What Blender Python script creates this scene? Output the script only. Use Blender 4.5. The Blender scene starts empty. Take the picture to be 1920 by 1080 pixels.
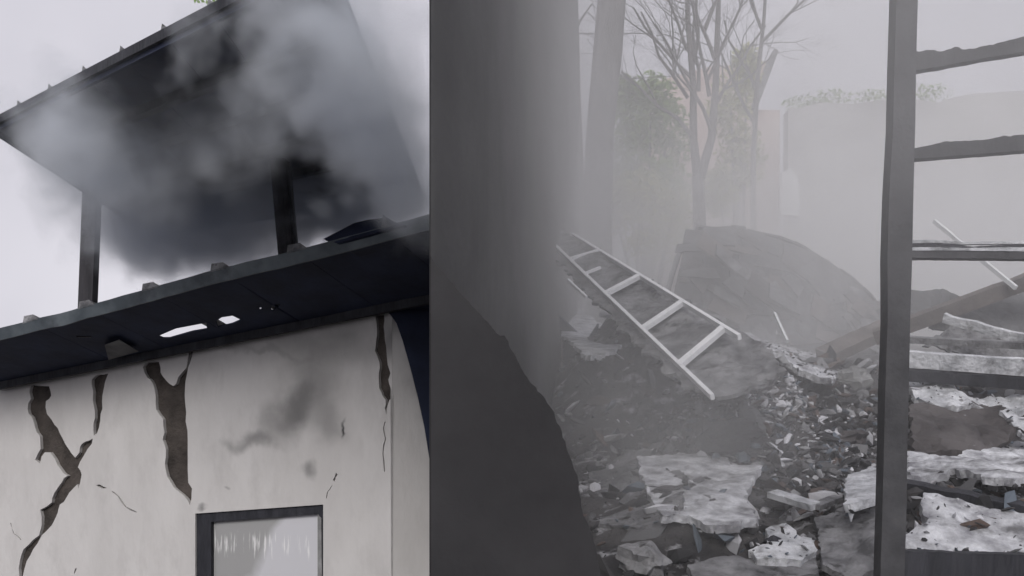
import bpy, bmesh, math, random
from mathutils import Vector, Matrix, noise
from mathutils.geometry import tessellate_polygon, delaunay_2d_cdt

random.seed(11)
R = math.radians
sc = bpy.context.scene
col = sc.collection

# ------------------------------------------------------------------ camera
EYE = Vector((0.0, 0.0, 1.7))
FPX, CX, HY = 2000.0, 960.0, 860.0          # focal length, centre column and horizon row (photo pixels)
cam = bpy.data.cameras.new('camera')
camo = bpy.data.objects.new('camera', cam)
col.objects.link(camo)
camo.location = EYE
camo.rotation_euler = (R(90), 0, 0)
cam.sensor_width = 36.0
cam.lens = FPX / 1920 * 36
cam.shift_y = (HY - 540) / 1920
cam.clip_start = 0.05
cam.clip_end = 2000
sc.camera = camo

# ------------------------------------------------------------------ world: pale overcast sky
SUN_EL, SUN_AZ = 31, 190                     # sun azimuth measured clockwise from +Y (behind the camera)
w = bpy.data.worlds.new('World')
sc.world = w
w.use_nodes = True
nt = w.node_tree
nt.nodes.clear()
out = nt.nodes.new('ShaderNodeOutputWorld')
bg = nt.nodes.new('ShaderNodeBackground')
sky = nt.nodes.new('ShaderNodeTexSky')
sky.sky_type = 'NISHITA'
sky.sun_disc = False
sky.sun_elevation = R(SUN_EL)
sky.sun_rotation = R(SUN_AZ)
sky.dust_density = 4.0
sky.air_density = 1.0
hsv = nt.nodes.new('ShaderNodeHueSaturation')
hsv.inputs['Saturation'].default_value = 0.12
tc = nt.nodes.new('ShaderNodeTexCoord')
nz = nt.nodes.new('ShaderNodeTexNoise')
nz.inputs['Scale'].default_value = 2.6
nz.inputs['Detail'].default_value = 4.0
nz.inputs['Roughness'].default_value = 0.5
cr = nt.nodes.new('ShaderNodeValToRGB')      # cloud deck
cr.color_ramp.elements[0].position = 0.3
cr.color_ramp.elements[0].color = (4.5, 4.4, 5.0, 1)
cr.color_ramp.elements[1].position = 0.75
cr.color_ramp.elements[1].color = (6.6, 6.45, 7.0, 1)
mx = nt.nodes.new('ShaderNodeMix')
mx.data_type = 'RGBA'
mx.inputs['Factor'].default_value = 0.88
nt.links.new(sky.outputs[0], hsv.inputs['Color'])
nt.links.new(tc.outputs['Generated'], nz.inputs['Vector'])
nt.links.new(nz.outputs['Fac'], cr.inputs['Fac'])
nt.links.new(hsv.outputs[0], mx.inputs['A'])
nt.links.new(cr.outputs[0], mx.inputs['B'])
nt.links.new(mx.outputs['Result'], bg.inputs['Color'])
bg.inputs['Strength'].default_value = 0.115
nt.links.new(bg.outputs[0], out.inputs[0])

sun = bpy.data.lights.new('sun', 'SUN')
sun.energy = 1.5
sun.angle = R(25)
sun.color = (1.0, 0.965, 0.93)
suno = bpy.data.objects.new('sun', sun)
col.objects.link(suno)
suno.location = (-6, -6, 12)
sd = Vector((math.sin(R(SUN_AZ)) * math.cos(R(SUN_EL)), math.cos(R(SUN_AZ)) * math.cos(R(SUN_EL)), math.sin(R(SUN_EL))))
suno.rotation_euler = (-sd).to_track_quat('-Z', 'Y').to_euler()

sc.view_settings.view_transform = 'Standard'
sc.view_settings.look = 'None'
sc.view_settings.gamma = 1
sc.view_settings.exposure = 0.12
sc.view_settings.use_curve_mapping = False
sc.cycles.use_denoising = True
sc.cycles.volume_bounces = 14
sc.cycles.max_bounces = 16
sc.cycles.diffuse_bounces = 3
sc.cycles.volume_step_rate = 1.0
sc.cycles.use_adaptive_sampling = True
sc.cycles.adaptive_threshold = 0.03
sc.cycles.volume_max_steps = 160

# ------------------------------------------------------------------ helpers
def ray(px, py):
    return Vector(((px - CX) / FPX, 1.0, (HY - py) / FPX))

def at(px, py, Y):
    return EYE + ray(px, py) * Y

def hit(px, py, p0, n):
    d = ray(px, py)
    return EYE + d * ((p0 - EYE).dot(n) / d.dot(n))

def tag(o, label=None, cat=None, group=None, kind=None):
    if label: o['label'] = label
    if cat: o['category'] = cat
    if group: o['group'] = group
    if kind: o['kind'] = kind
    return o

def empty(name, loc=(0, 0, 0), rz=0.0):
    o = bpy.data.objects.new(name, None)
    o.empty_display_size = 0.1
    col.objects.link(o)
    o.location = loc
    o.rotation_euler = (0, 0, rz)
    return o

def mobj(name, verts, faces, mat, parent=None, smooth=False, loc=None, rot=None):
    me = bpy.data.meshes.new(name)
    me.from_pydata([tuple(v) for v in verts], [], faces)
    me.update()
    bm = bmesh.new(); bm.from_mesh(me)
    bmesh.ops.recalc_face_normals(bm, faces=bm.faces)
    bm.to_mesh(me); bm.free()
    if smooth:
        for p in me.polygons: p.use_smooth = True
    o = bpy.data.objects.new(name, me)
    if mat: me.materials.append(mat)
    col.objects.link(o)
    if parent: o.parent = parent
    if loc is not None: o.location = loc
    if rot is not None: o.rotation_euler = rot
    return o

class MB:
    def __init__(s): s.v = []; s.f = []
    def add(s, vs, fs):
        b = len(s.v); s.v += [Vector(v) for v in vs]; s.f += [tuple(i + b for i in f) for f in fs]
    def box(s, c, size, rot=None):
        c = Vector(c); hx, hy, hz = [a / 2 for a in size]
        m = rot if rot else Matrix.Identity(3)
        vs = [c + m @ Vector((x * hx, y * hy, z * hz)) for x in (-1, 1) for y in (-1, 1) for z in (-1, 1)]
        s.add(vs, [(0, 1, 3, 2), (4, 6, 7, 5), (0, 4, 5, 1), (2, 3, 7, 6), (0, 2, 6, 4), (1, 5, 7, 3)])
    def tube(s, pts, rads, n=8, caps=True):
        pts = [Vector(p) for p in pts]; base = len(s.v); up = None
        for i, p in enumerate(pts):
            d = (pts[min(i + 1, len(pts) - 1)] - pts[max(i - 1, 0)]).normalized()
            if up is None:
                up = d.orthogonal().normalized()
            else:
                up = (up - d * up.dot(d)).normalized()
            sd_ = d.cross(up)
            for k in range(n):
                a = 2 * math.pi * k / n
                s.v.append(p + (up * math.cos(a) + sd_ * math.sin(a)) * rads[i])
        for i in range(len(pts) - 1):
            for k in range(n):
                a = base + i * n + k; b = base + i * n + (k + 1) % n
                s.f.append((a, b, b + n, a + n))
        if caps:
            s.f.append(tuple(base + k for k in range(n))[::-1])
            s.f.append(tuple(base + (len(pts) - 1) * n + k for k in range(n)))
    def build(s, name, mat, parent=None, smooth=False, **k):
        return mobj(name, s.v, s.f, mat, parent, smooth, **k)

def inside_local(o_world_pts, inv):
    return [inv @ Vector(p) for p in o_world_pts]

def slab(outer, holes, frame, thick, name, mat, parent=None):
    """flat panel with holes: outer / holes are lists of (u, v); frame(u, v, t) gives the 3-D point at depth t"""
    loops = [outer] + holes
    flat = [p for l in loops for p in l]
    tris = tessellate_polygon([[Vector((p[0], p[1], 0)) for p in l] for l in loops])
    n = len(flat)
    vs = [frame(p[0], p[1], 0.0) for p in flat] + [frame(p[0], p[1], thick) for p in flat]
    fs = [tuple(t) for t in tris] + [tuple(i + n for i in t[::-1]) for t in tris]
    b = 0
    for l in loops:
        m = len(l)
        for i in range(m):
            a, c = b + i, b + (i + 1) % m
            fs.append((a, c, c + n, a + n))
        b += m
    return mobj(name, vs, fs, mat, parent)

def plank(p0, p1, width, thick, up=Vector((0, 0, 1)), n=8, rough=0.0, seed=0, taper=1.0):
    """board between two points, ragged along its upper edge when rough > 0"""
    p0, p1 = Vector(p0), Vector(p1)
    d = (p1 - p0).normalized(); side = d.cross(up).normalized(); upv = side.cross(d).normalized()
    m = MB()
    for i in range(n + 1):
        t = i / n; c = p0.lerp(p1, t)
        k = 1 + (taper - 1) * t
        a = rough * (noise.noise(Vector((t * 7 + seed * 3.1, seed, 0))) + 0.6 * noise.noise(Vector((t * 23, seed, 5))))
        b = rough * 0.5 * noise.noise(Vector((t * 9, seed, 9)))
        for sx, sz in ((-1, -1), (1, -1), (1, 1), (-1, 1)):
            m.v.append(c + side * sx * width * k / 2 * (1 + (b if sx > 0 else -b)) + upv * (sz * thick * k / 2 + (a if sz > 0 else b * 0.3) * 1.0))
    for i in range(n):
        for k in range(4):
            a = i * 4 + k; b = i * 4 + (k + 1) % 4
            m.f.append((a, b, b + 4, a + 4))
    m.f.append((3, 2, 1, 0)); e = n * 4
    m.f.append((e, e + 1, e + 2, e + 3))
    return m

def chunk(size, seed, sub=2, rough=0.35):
    bm = bmesh.new()
    bmesh.ops.create_icosphere(bm, subdivisions=sub, radius=0.5)
    for v in bm.verts:
        p = v.co.copy()
        q = Vector((round(p.x * 2.2 + .1) / 2.2, round(p.y * 2.2) / 2.2, round(p.z * 2.2 - .1) / 2.2))
        p = p.lerp(q, 0.35)
        k = 1 + rough * noise.noise(p * 2.3 + Vector((seed * 7.3, seed, 0))) + 0.4 * rough * noise.noise(p * 6 + Vector((0, seed * 3.7, 0)))
        v.co = Vector((p.x * size[0] * k, p.y * size[1] * k, p.z * size[2] * k))
    vs = [v.co.copy() for v in bm.verts]; fs = [tuple(v.index for v in f.verts) for f in bm.faces]
    bm.free()
    return vs, fs

def sheet(outline_uv, frame, seed, thick=0.02, res=0.06, bump=0.03):
    """buckled sheet with a torn outline: triangulated outline and inner points pushed up and down by noise"""
    us = [p[0] for p in outline_uv]; vs_ = [p[1] for p in outline_uv]
    u0, u1, v0, v1 = min(us), max(us), min(vs_), max(vs_)
    pts = []
    k = len(outline_uv)
    for i in range(k):
        a, b = Vector(outline_uv[i]), Vector(outline_uv[(i + 1) % k])
        nseg = max(1, int((b - a).length / (res * .45)))
        nrm = Vector((-(b - a).y, (b - a).x)); nrm.normalize()
        for j in range(nseg):
            p = a.lerp(b, j / nseg)
            p = p + nrm * res * (.55 * noise.noise(Vector((p.x * 9, p.y * 9, seed))) + .4 * noise.noise(Vector((p.x * 31, p.y * 31, seed + 2))))
            pts.append(p)
    nb = len(pts)
    def ins(u, v, L):
        c = False; j = len(L) - 1
        for i in range(len(L)):
            a, b = L[i], L[j]
            if (a[1] > v) != (b[1] > v) and u < (b[0] - a[0]) * (v - a[1]) / (b[1] - a[1] + 1e-9) + a[0]: c = not c
            j = i
        return c
    rj = random.Random(seed)
    u = u0
    while u < u1:
        v = v0
        while v < v1:
            p = Vector((u + rj.uniform(-.4, .4) * res, v + rj.uniform(-.4, .4) * res))
            if ins(p.x, p.y, pts[:nb]) and min((p - q).length_squared for q in pts[:nb]) > (res * .3) ** 2: pts.append(p)
            v += res
        u += res
    r = delaunay_2d_cdt(pts, [(i, (i + 1) % nb) for i in range(nb)], [], 1, 1e-6)
    V = []
    for p in r[0]:
        h = bump * (noise.noise(Vector((p.x * 2.6, p.y * 2.6, seed))) + .5 * noise.noise(Vector((p.x * 8, p.y * 8, seed))) + .25 * noise.noise(Vector((p.x * 22, p.y * 22, seed))))
        V.append(frame(p.x, p.y, h))
    return V, [tuple(f) for f in r[2]]

# ------------------------------------------------------------------ materials
def mat(name, c1, c2=None, scale=6.0, rough=0.85, bump=0.25, detail=6.0, lo=0.35, hi=0.65, bscale=None, metal=0.0, spots=None, stretch=None):
    m = bpy.data.materials.new(name); m.use_nodes = True
    n = m.node_tree.nodes; l = m.node_tree.links
    bs = n['Principled BSDF']
    bs.inputs['Roughness'].default_value = rough
    bs.inputs['Metallic'].default_value = metal
    t = n.new('ShaderNodeTexCoord')
    oi = n.new('ShaderNodeObjectInfo'); om = n.new('ShaderNodeMath'); om.operation = 'MULTIPLY'; om.inputs[1].default_value = 37.0
    l.new(oi.outputs['Random'], om.inputs[0])
    ov = n.new('ShaderNodeVectorMath'); ov.operation = 'ADD'; l.new(t.outputs['Object'], ov.inputs[0]); l.new(om.outputs[0], ov.inputs[1]); src = ov.outputs[0]
    if stretch:
        mp = n.new('ShaderNodeMapping'); mp.inputs['Scale'].default_value = stretch
        l.new(src, mp.inputs['Vector']); src = mp.outputs[0]
    a = n.new('ShaderNodeTexNoise'); a.inputs['Scale'].default_value = scale; a.inputs['Detail'].default_value = detail
    a.inputs['Roughness'].default_value = 0.62
    l.new(src, a.inputs['Vector'])
    r = n.new('ShaderNodeValToRGB')
    r.color_ramp.elements[0].position = lo; r.color_ramp.elements[1].position = hi
    r.color_ramp.elements[0].color = (*c1, 1); r.color_ramp.elements[1].color = (*(c2 or c1), 1)
    l.new(a.outputs['Fac'], r.inputs['Fac'])
    colr = r.outputs[0]
    if spots:
        b = n.new('ShaderNodeTexNoise'); b.inputs['Scale'].default_value = spots[1]; b.inputs['Detail'].default_value = 8
        b.inputs['Roughness'].default_value = 0.65
        l.new(src, b.inputs['Vector'])
        q = n.new('ShaderNodeMapRange'); q.inputs['From Min'].default_value = spots[2]; q.inputs['From Max'].default_value = spots[3]
        l.new(b.outputs['Fac'], q.inputs['Value'])
        x = n.new('ShaderNodeMix'); x.data_type = 'RGBA'
        l.new(q.outputs[0], x.inputs['Factor']); l.new(colr, x.inputs['A']); x.inputs['B'].default_value = (*spots[0], 1)
        colr = x.outputs['Result']
    l.new(colr, bs.inputs['Base Color'])
    if bump:
        bn = n.new('ShaderNodeTexNoise'); bn.inputs['Scale'].default_value = bscale or scale * 5; bn.inputs['Detail'].default_value = 8
        l.new(src, bn.inputs['Vector'])
        bp = n.new('ShaderNodeBump'); bp.inputs['Strength'].default_value = bump; bp.inputs['Distance'].default_value = 0.02
        l.new(bn.outputs['Fac'], bp.inputs['Height']); l.new(bp.outputs[0], bs.inputs['Normal'])
    m['out'] = 1
    return m

M = {}
M['char'] = mat('charred timber', (.008, .009, .014), (.032, .033, .042), 9, .75, .5, stretch=(1, 1, .25))
M['charbar'] = mat('burnt bar', (.032, .032, .036), (.08, .08, .085), 5, .85, .3, bscale=30)
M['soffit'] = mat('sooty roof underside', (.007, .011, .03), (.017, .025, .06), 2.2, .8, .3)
M['fascia'] = mat('grey metal fascia', (.055, .068, .08), (.115, .135, .15), 3.0, .55, .15, spots=((.015, .017, .024), 1.1, .52, .66))
M['postwood'] = mat('dark timber post', (.018, .017, .022), (.045, .042, .05), 7, .7, .4, stretch=(3, 3, .3))
M['mud'] = mat('bared mud brick', (.032, .027, .024), (.085, .072, .064), 4, .95, .9, bscale=30)
M['sootwall'] = mat('soot blackened wall', (.018, .018, .02), (.045, .045, .047), 2.2, .95, .3)
M['stub'] = mat('blackened broken wall', (.012, .0115, .013), (.026, .025, .027), 3, .95, .25)
M['ash'] = mat('pale ash crust', (.24, .24, .26), (.74, .75, .78), 7, .95, 1.0, bscale=26, spots=((.14, .14, .145), 5, .5, .68))
M['ashsolid'] = mat('ash covered board', (.34, .35, .37), (.76, .77, .8), 7, .9, .9, bscale=30, spots=((.15, .15, .155), 8, .52, .7))
M['greysheet'] = mat('grey burnt sheet', (.07, .07, .075), (.27, .27, .28), 7, .85, .9, bscale=28, spots=((.03, .03, .03), 8, .56, .66))
M['brown'] = mat('scorched brown panel', (.045, .04, .041), (.11, .10, .10), 4, .9, .6, spots=((.4, .4, .42), 9, .66, .72))
M['ladder'] = mat('dull aluminium', (.8, .81, .83), (.93, .93, .95), 12, .5, .1)
M['bark'] = mat('grey bark', (.06, .056, .056), (.16, .15, .15), 14, .95, .8, stretch=(1, 1, .3))
M['leaf'] = mat('green foliage', (.13, .22, .05), (.26, .36, .10), 5, .8, 0)
M['leafy'] = mat('yellowing foliage', (.28, .31, .11), (.46, .46, .2), 5, .8, 0)
M['farwall'] = mat('weathered grey wall', (.36, .355, .35), (.55, .545, .54), .5, .95, .3)
M['farwarm'] = mat('pinkish plaster', (.46, .36, .34), (.62, .52, .48), 1, .95, .2)
M['white'] = mat('white paint', (.7, .72, .73), (.82, .83, .84), 5, .7, .1)
M['arch'] = mat('burnt roofing sheet', (.05, .05, .053), (.14, .14, .145), 2.2, .7, .3)
M['brownboard'] = mat('rust brown sheet', (.08, .068, .064), (.18, .155, .145), 4, .85, .3)
M['concrete'] = mat('grey concrete', (.16, .16, .16), (.3, .3, .3), 5, .9, .5)

# painted plaster with soft dark blobs, soot on the front wall; the coordinates are metres along and up the wall
def plaster(blobs, name='cream plaster'):
    m = mat(name, (.535, .52, .51), (.615, .60, .59), 1.6, .9, .2, bscale=24, spots=((.50, .485, .475), 5, .5, .8), stretch=(1, 1, .45))
    n = m.node_tree.nodes; l = m.node_tree.links; bs = n['Principled BSDF']
    base = bs.inputs['Base Color'].links[0].from_socket
    t = n.new('ShaderNodeTexCoord')
    wn = n.new('ShaderNodeTexNoise'); wn.inputs['Scale'].default_value = 2.4; wn.inputs['Detail'].default_value = 4
    l.new(t.outputs['Object'], wn.inputs['Vector'])
    ws = n.new('ShaderNodeVectorMath'); ws.operation = 'SUBTRACT'; ws.inputs[1].default_value = (.5, .5, .5)
    l.new(wn.outputs['Color'], ws.inputs[0])
    wv = n.new('ShaderNodeVectorMath'); wv.operation = 'MULTIPLY_ADD'; wv.inputs[1].default_value = (.45, 0, .45)
    l.new(ws.outputs[0], wv.inputs[0]); l.new(t.outputs['Object'], wv.inputs[2])
    acc = None
    for (u, v, ru, rv, ang, k) in blobs:
        mp = n.new('ShaderNodeMapping'); mp.vector_type = 'TEXTURE'
        mp.inputs['Location'].default_value = (u, 0, v); mp.inputs['Rotation'].default_value = (0, ang, 0)
        mp.inputs['Scale'].default_value = (ru, 1000, rv)
        l.new(wv.outputs[0], mp.inputs['Vector'])
        ln = n.new('ShaderNodeVectorMath'); ln.operation = 'LENGTH'; l.new(mp.outputs[0], ln.inputs[0])
        mr = n.new('ShaderNodeMapRange'); mr.interpolation_type = 'SMOOTHSTEP'
        mr.inputs['From Min'].default_value = 1.0; mr.inputs['From Max'].default_value = 0.0
        mr.inputs['To Min'].default_value = 0.0; mr.inputs['To Max'].default_value = k
        l.new(ln.outputs['Value'], mr.inputs['Value'])
        if acc is None: acc = mr.outputs[0]
        else:
            ad = n.new('ShaderNodeMath'); ad.operation = 'ADD'; ad.use_clamp = True
            l.new(acc, ad.inputs[0]); l.new(mr.outputs[0], ad.inputs[1]); acc = ad.outputs[0]
    x = n.new('ShaderNodeMix'); x.data_type = 'RGBA'
    l.new(acc, x.inputs['Factor']); l.new(base, x.inputs['A']); x.inputs['B'].default_value = (.035, .036, .038, 1)
    l.new(x.outputs['Result'], bs.inputs['Base Color'])
    return m

# ------------------------------------------------------------------ ground
def wall_right(Y): return -0.172 + 0.0946 * (Y - 3)      # right face of the tall sooty wall
PROF = [(-80, -1.0), (-3, -.2), (0, 0), (2.5, .25), (3.5, .95), (4.5, 1.12), (6, 1.48), (8, 1.98), (10, 2.55), (12, 2.85), (16, 3.4), (30, 4.2), (60, 4.5), (600, 5)]
BUMPS = [(1.5, 6.7, .72, .42, .55), (.95, 8.3, .75, .55, .8), (2.15, 5.25, .22, .7, .4), (3.0, 7.3, .3, .8, .6), (2.2, 8.6, .35, .9, .7), (.8, 5.4, .22, .4, .5)]
def gz(x, y, fine=True):
    for (a, b), (c, d) in zip(PROF, PROF[1:]):
        if a <= y <= c:
            zr = b + (d - b) * (y - a) / (c - a); break
    else: zr = 0
    for bx, by, h, rx, ry in BUMPS:
        zr += h * math.exp(-((x - bx) / rx) ** 2 - ((y - by) / ry) ** 2)
    if fine and x > wall_right(y) and 3 < y < 14:
        zr += .07 * noise.noise(Vector((x * 2.1, y * 2.1, 3))) + .05 * noise.noise(Vector((x * 6, y * 6, 1))) + .02 * noise.noise(Vector((x * 16, y * 16, 7)))
    zl = -1.0 if y > 4 else (-1.0 * max(0, y) / 4 if y > 0 else max(-.3, y * .02))
    t = (x - (wall_right(max(3, min(y, 60))) - .14)) / .1
    t = max(0, min(1, t))
    if y < 3: t = max(t, max(0, min(1, (3 - y) / 3)))
    return zl + (zr - zl) * t

def frange(a, b, s):
    r = []
    while a < b - 1e-6: r.append(a); a += s
    return r
xs = [-300, -120, -50, -20, -10, -6, -4, -2.5, -1.5, -1, -.8, -.6] + frange(-.45, 5.0, .06) + [5, 5.5, 6.2, 7, 8.5, 11, 15, 22, 40, 80, 160, 300]
ys = [-80, -30, -10, -4, -2, 0, 1, 1.8] + frange(2.4, 11.5, .07) + [11.5, 12, 12.8, 14, 16, 18, 20, 24, 30, 40, 60, 120, 300, 600]
V = [(x, y, gz(x, y)) for y in ys for x in xs]
nx = len(xs)
F = [(j * nx + i, j * nx + i + 1, (j + 1) * nx + i + 1, (j + 1) * nx + i) for j in range(len(ys) - 1) for i in range(nx - 1)]
M['ground'] = mat('charred rubble ground', (.022, .021, .023), (.085, .08, .08), 3.2, .95, 1.0, bscale=22, lo=.4, hi=.7, spots=((.42, .42, .44), 5.5, .56, .68))
g = mobj('ground', V, F, M['ground'], smooth=True)
tag(g, kind='structure')

# ================================================================== LEFT: the cracked house
WO = Vector((-1.0125, 9.0, 0)); WN = Vector((2, 4.27, 0)).normalized(); WR = Vector((4.27, -2, 0)).normalized()
WANG = math.atan2(WR.y, WR.x)
def wl(px, py):                      # photo column/row on the front wall -> metres along (right +) and up
    p = hit(px, py, WO, WN); return ((p - WO).dot(WR), p.z)
def wl_list(pts, jit=0.0): return [wl(*p) for p in pts]
def wframe(u, v, t): return Vector((u, t, v))

house = empty('house', (WO.x, WO.y, 0), WANG)
tag(house, 'cream plastered house with cracked walls under a charred overhanging roof', 'house')

# roof plane goes through the visible wall top and the outer eave corner
wt0 = hit(0, 728, WO, WN); wt1 = hit(735, 580, WO, WN); eav = at(805, 412, 7.6)
RN = (wt1 - wt0).cross(eav - wt0).normalized()
if RN.z < 0: RN = -RN
def roof_pt(px, py): return hit(px, py, wt0, RN)

cracks_px = [
    [(55, 735), (58, 722), (92, 724), (96, 742), (86, 752), (88, 776), (102, 796), (112, 812), (122, 832), (134, 850), (141, 858), (149, 848), (150, 838), (160, 828), (174, 822), (172, 832), (164, 842), (156, 856), (150, 866), (146, 876), (153, 890), (150, 906), (148, 920), (145, 908), (137, 916), (124, 934), (112, 946), (108, 962), (97, 985), (78, 1004), (62, 1030), (50, 1052), (42, 1085), (40, 1130), (30, 1130), (36, 1080), (37, 1052), (44, 1030), (60, 1014), (73, 1004), (78, 985), (75, 956), (97, 942), (102, 924), (116, 904), (127, 892), (114, 880), (104, 862), (94, 848), (84, 848), (78, 856), (75, 869), (66, 862), (76, 842), (75, 818), (66, 802), (60, 782), (54, 776), (53, 756), (58, 748)],
    [(172, 712), (184, 702), (203, 700), (197, 716), (192, 742), (192, 766), (188, 788), (182, 812), (176, 817), (175, 806), (178, 784), (174, 752), (175, 736), (172, 722)],
    [(268, 688), (274, 680), (298, 678), (301, 690), (304, 704), (312, 714), (325, 724), (330, 720), (334, 708), (340, 700), (349, 690), (352, 672), (354, 658), (362, 656), (357, 678), (351, 700), (347, 726), (347, 754), (348, 790), (352, 824), (352, 880), (353, 905), (360, 916), (359, 934), (356, 948), (349, 934), (338, 924), (326, 914), (314, 894), (309, 870), (311, 842), (305, 824), (308, 812), (306, 786), (298, 776), (293, 768), (292, 742), (287, 720), (282, 712), (276, 708)],
    [(704, 592), (706, 580), (718, 578), (721, 600), (721, 625), (724, 650), (727, 684), (732, 700), (728, 712), (732, 726), (737, 744), (730, 750), (726, 762), (725, 778), (721, 766), (723, 750), (717, 742), (711, 728), (710, 710), (712, 690), (709, 672), (703, 658), (705, 640), (707, 620)],
    [(180, 910), (186, 908), (201, 915), (190, 916)],
    [(624, 900), (630, 886), (633, 890), (628, 904)],
    [(138, 1076), (141, 1066), (144, 1065), (141, 1074)],
]
rnd = random.Random(5)
for hl in ([(722, 790), (719, 802), (723, 822), (718, 850), (721, 884)], [(210, 921), (222, 930), (236, 950), (256, 960)], [(20, 980), (26, 1000), (40, 1012)], [(622, 910), (614, 922), (612, 934)]):
    cracks_px.append([(x + .9, y) for x, y in hl] + [(x - .9, y + 1) for x, y in hl[::-1]])
holes = []
for c in cracks_px:
    pts = []
    for i, p in enumerate(c):
        q = c[(i + 1) % len(c)]
        pts.append((p[0], p[1]))
        if math.hypot(q[0] - p[0], q[1] - p[1]) > 14:
            pts.append(((p[0] + q[0]) / 2 + rnd.uniform(-1.6, 1.6), (p[1] + q[1]) / 2 + rnd.uniform(-1.6, 1.6)))
    holes.append(wl_list(pts))
win = wl_list([(366, 963), (606, 946), (612, 1300), (366, 1300)])
wu0, wu1 = win[0][0], win[1][0]
WTOPL, WTOPR = win[0][1], win[1][1]
WBOT = WTOPL - 2.05
win_loop = [(wu0, WBOT), (wu0, WTOPL), (wu1, WTOPR), (wu1, WBOT)]

u_left = wl(-160, 735)[0]
def top_at(u):                       # wall height under the roof plane
    p = WO + WR * u
    return wt0.z - ((p.x - wt0.x) * RN.x + (p.y - wt0.y) * RN.y) / RN.z
outer = [(u_left, -1.05), (0.0, -1.05), (0.0, top_at(0) - .004), (u_left, top_at(u_left) - .004)]
soot = [wl(530, 785) + (.50, .26, R(-35), .5), wl(470, 828) + (.42, .12, R(5), .5), wl(580, 735) + (.5, .42, R(-30), .5), wl(620, 800) + (.3, .3, 0, .4), wl(560, 660) + (.7, .3, R(12), .3),
        wl(580, 870) + (.14, .12, 0, .5), wl(648, 790) + (.03, .16, 0, .8), 
        wl(640, 640) + (.7, .3, R(12), .38), wl(735, 620) + (.25, .3, 0, .6), wl(430, 650) + (1.2, .05, R(11), .25), wl(425, 905) + (.05, .04, 0, .35), wl(378, 950) + (.08, .05, 0, .6)]
M['plaster'] = plaster(soot)
slab(outer, holes + [win_loop], wframe, .035, 'plaster_coat', M['plaster'], house)
inner = [(u_left, -1.05), (-0.02, -1.05), (-0.02, top_at(0) - .006), (u_left, top_at(u_left) - .006)]
gapw = .012
slab(inner, [[(wu0 + gapw, WBOT), (wu0 + gapw, WTOPL - gapw), (wu1 - gapw, WTOPR - gapw), (wu1 - gapw, WBOT)]], lambda u, v, t: Vector((u, .036 + t, v)), .16, 'mud_wall', M['mud'], house)
# side face beyond the corner
SANG = R(38)
def sframe(u, v, t): return Vector((u * math.cos(SANG) - t * math.sin(SANG), u * math.sin(SANG) + t * math.cos(SANG), v))
side_len = 1.5
stop = [top_at(0) - .004]
S = MB()
def side_top(u):
    p = house_m @ sframe(u, 0, 0)
    return wt0.z - ((p.x - wt0.x) * RN.x + (p.y - wt0.y) * RN.y) / RN.z
house_m = Matrix.Translation((WO.x, WO.y, 0)) @ Matrix.Rotation(WANG, 4, 'Z')
sp = [(0.002, -1.05), (side_len, -1.05), (side_len, side_top(side_len) - .004), (0.002, side_top(0) - .004)]
M['sideplaster'] = plaster([(.44, 2.5, .40, 1.1, R(-8), 1.15), (.25, 2.95, .5, .4, 0, .7)], 'cream side plaster')  # darker towards the upper right, blending into the verge edge
so = slab(sp, [], lambda u, v, t: Vector((u, t, v)), .19, 'side_plaster', M['sideplaster'], house)
so.rotation_euler = (0, 0, SANG)
# window: frame, pane
fw = .17
dm = M['char']
wx = lambda u, v, t=0: Vector((u, t, v))
wf = slab(win_loop, [[(wu0 + fw, WBOT + .06), (wu0 + fw, WTOPL - .075), (wu1 - .07, WTOPR - .085), (wu1 - .07, WBOT + .06)]], lambda u, v, t: Vector((u, .02 + t, v)), .09, 'window_frame', dm, house)
M['pane'] = bpy.data.materials.new('streaky glass with painted reflection'); M['pane'].use_nodes = True
n = M['pane'].node_tree.nodes; l = M['pane'].node_tree.links; bs = n['Principled BSDF']
t = n.new('ShaderNodeTexCoord')
sx = n.new('ShaderNodeSeparateXYZ'); l.new(t.outputs['Object'], sx.inputs[0])
pn = n.new('ShaderNodeTexNoise'); pn.inputs['Scale'].default_value = 3; pn.inputs['Detail'].default_value = 5; l.new(t.outputs['Object'], pn.inputs['Vector'])
# smoky reflection put into the base colour, paler past a slanting line
a = n.new('ShaderNodeMath'); a.operation = 'MULTIPLY_ADD'; a.inputs[1].default_value = 1.25; l.new(sx.outputs['X'], a.inputs[0])
nm = n.new('ShaderNodeMath'); nm.operation = 'MULTIPLY_ADD'; nm.inputs[1].default_value = -.8; nm.inputs[2].default_value = 0; l.new(sx.outputs['Z'], nm.inputs[0]); l.new(nm.outputs[0], a.inputs[2])
b = n.new('ShaderNodeMath'); b.operation = 'MULTIPLY_ADD'; b.inputs[1].default_value = .35; l.new(pn.outputs['Fac'], b.inputs[0]); l.new(a.outputs[0], b.inputs[2])
q = n.new('ShaderNodeMapRange'); l.new(b.outputs[0], q.inputs['Value'])
um = (wu0 + wu1) / 2; vm = WTOPL - .35
k0 = um * 1.25 - vm * .8 + .175
q.inputs['From Min'].default_value = k0 - .06; q.inputs['From Max'].default_value = k0 + .10
cx = n.new('ShaderNodeMix'); cx.data_type = 'RGBA'; l.new(q.outputs[0], cx.inputs['Factor'])
cx.inputs['A'].default_value = (.36, .36, .36, 1); cx.inputs['B'].default_value = (.6, .6, .63, 1)
st = n.new('ShaderNodeMapping'); st.inputs['Scale'].default_value = (22, 1, 2.4); l.new(t.outputs['Object'], st.inputs['Vector'])
sn = n.new('ShaderNodeTexNoise'); sn.inputs['Scale'].default_value = 1.6; sn.inputs['Detail'].default_value = 4; l.new(st.outputs[0], sn.inputs['Vector'])
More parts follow.
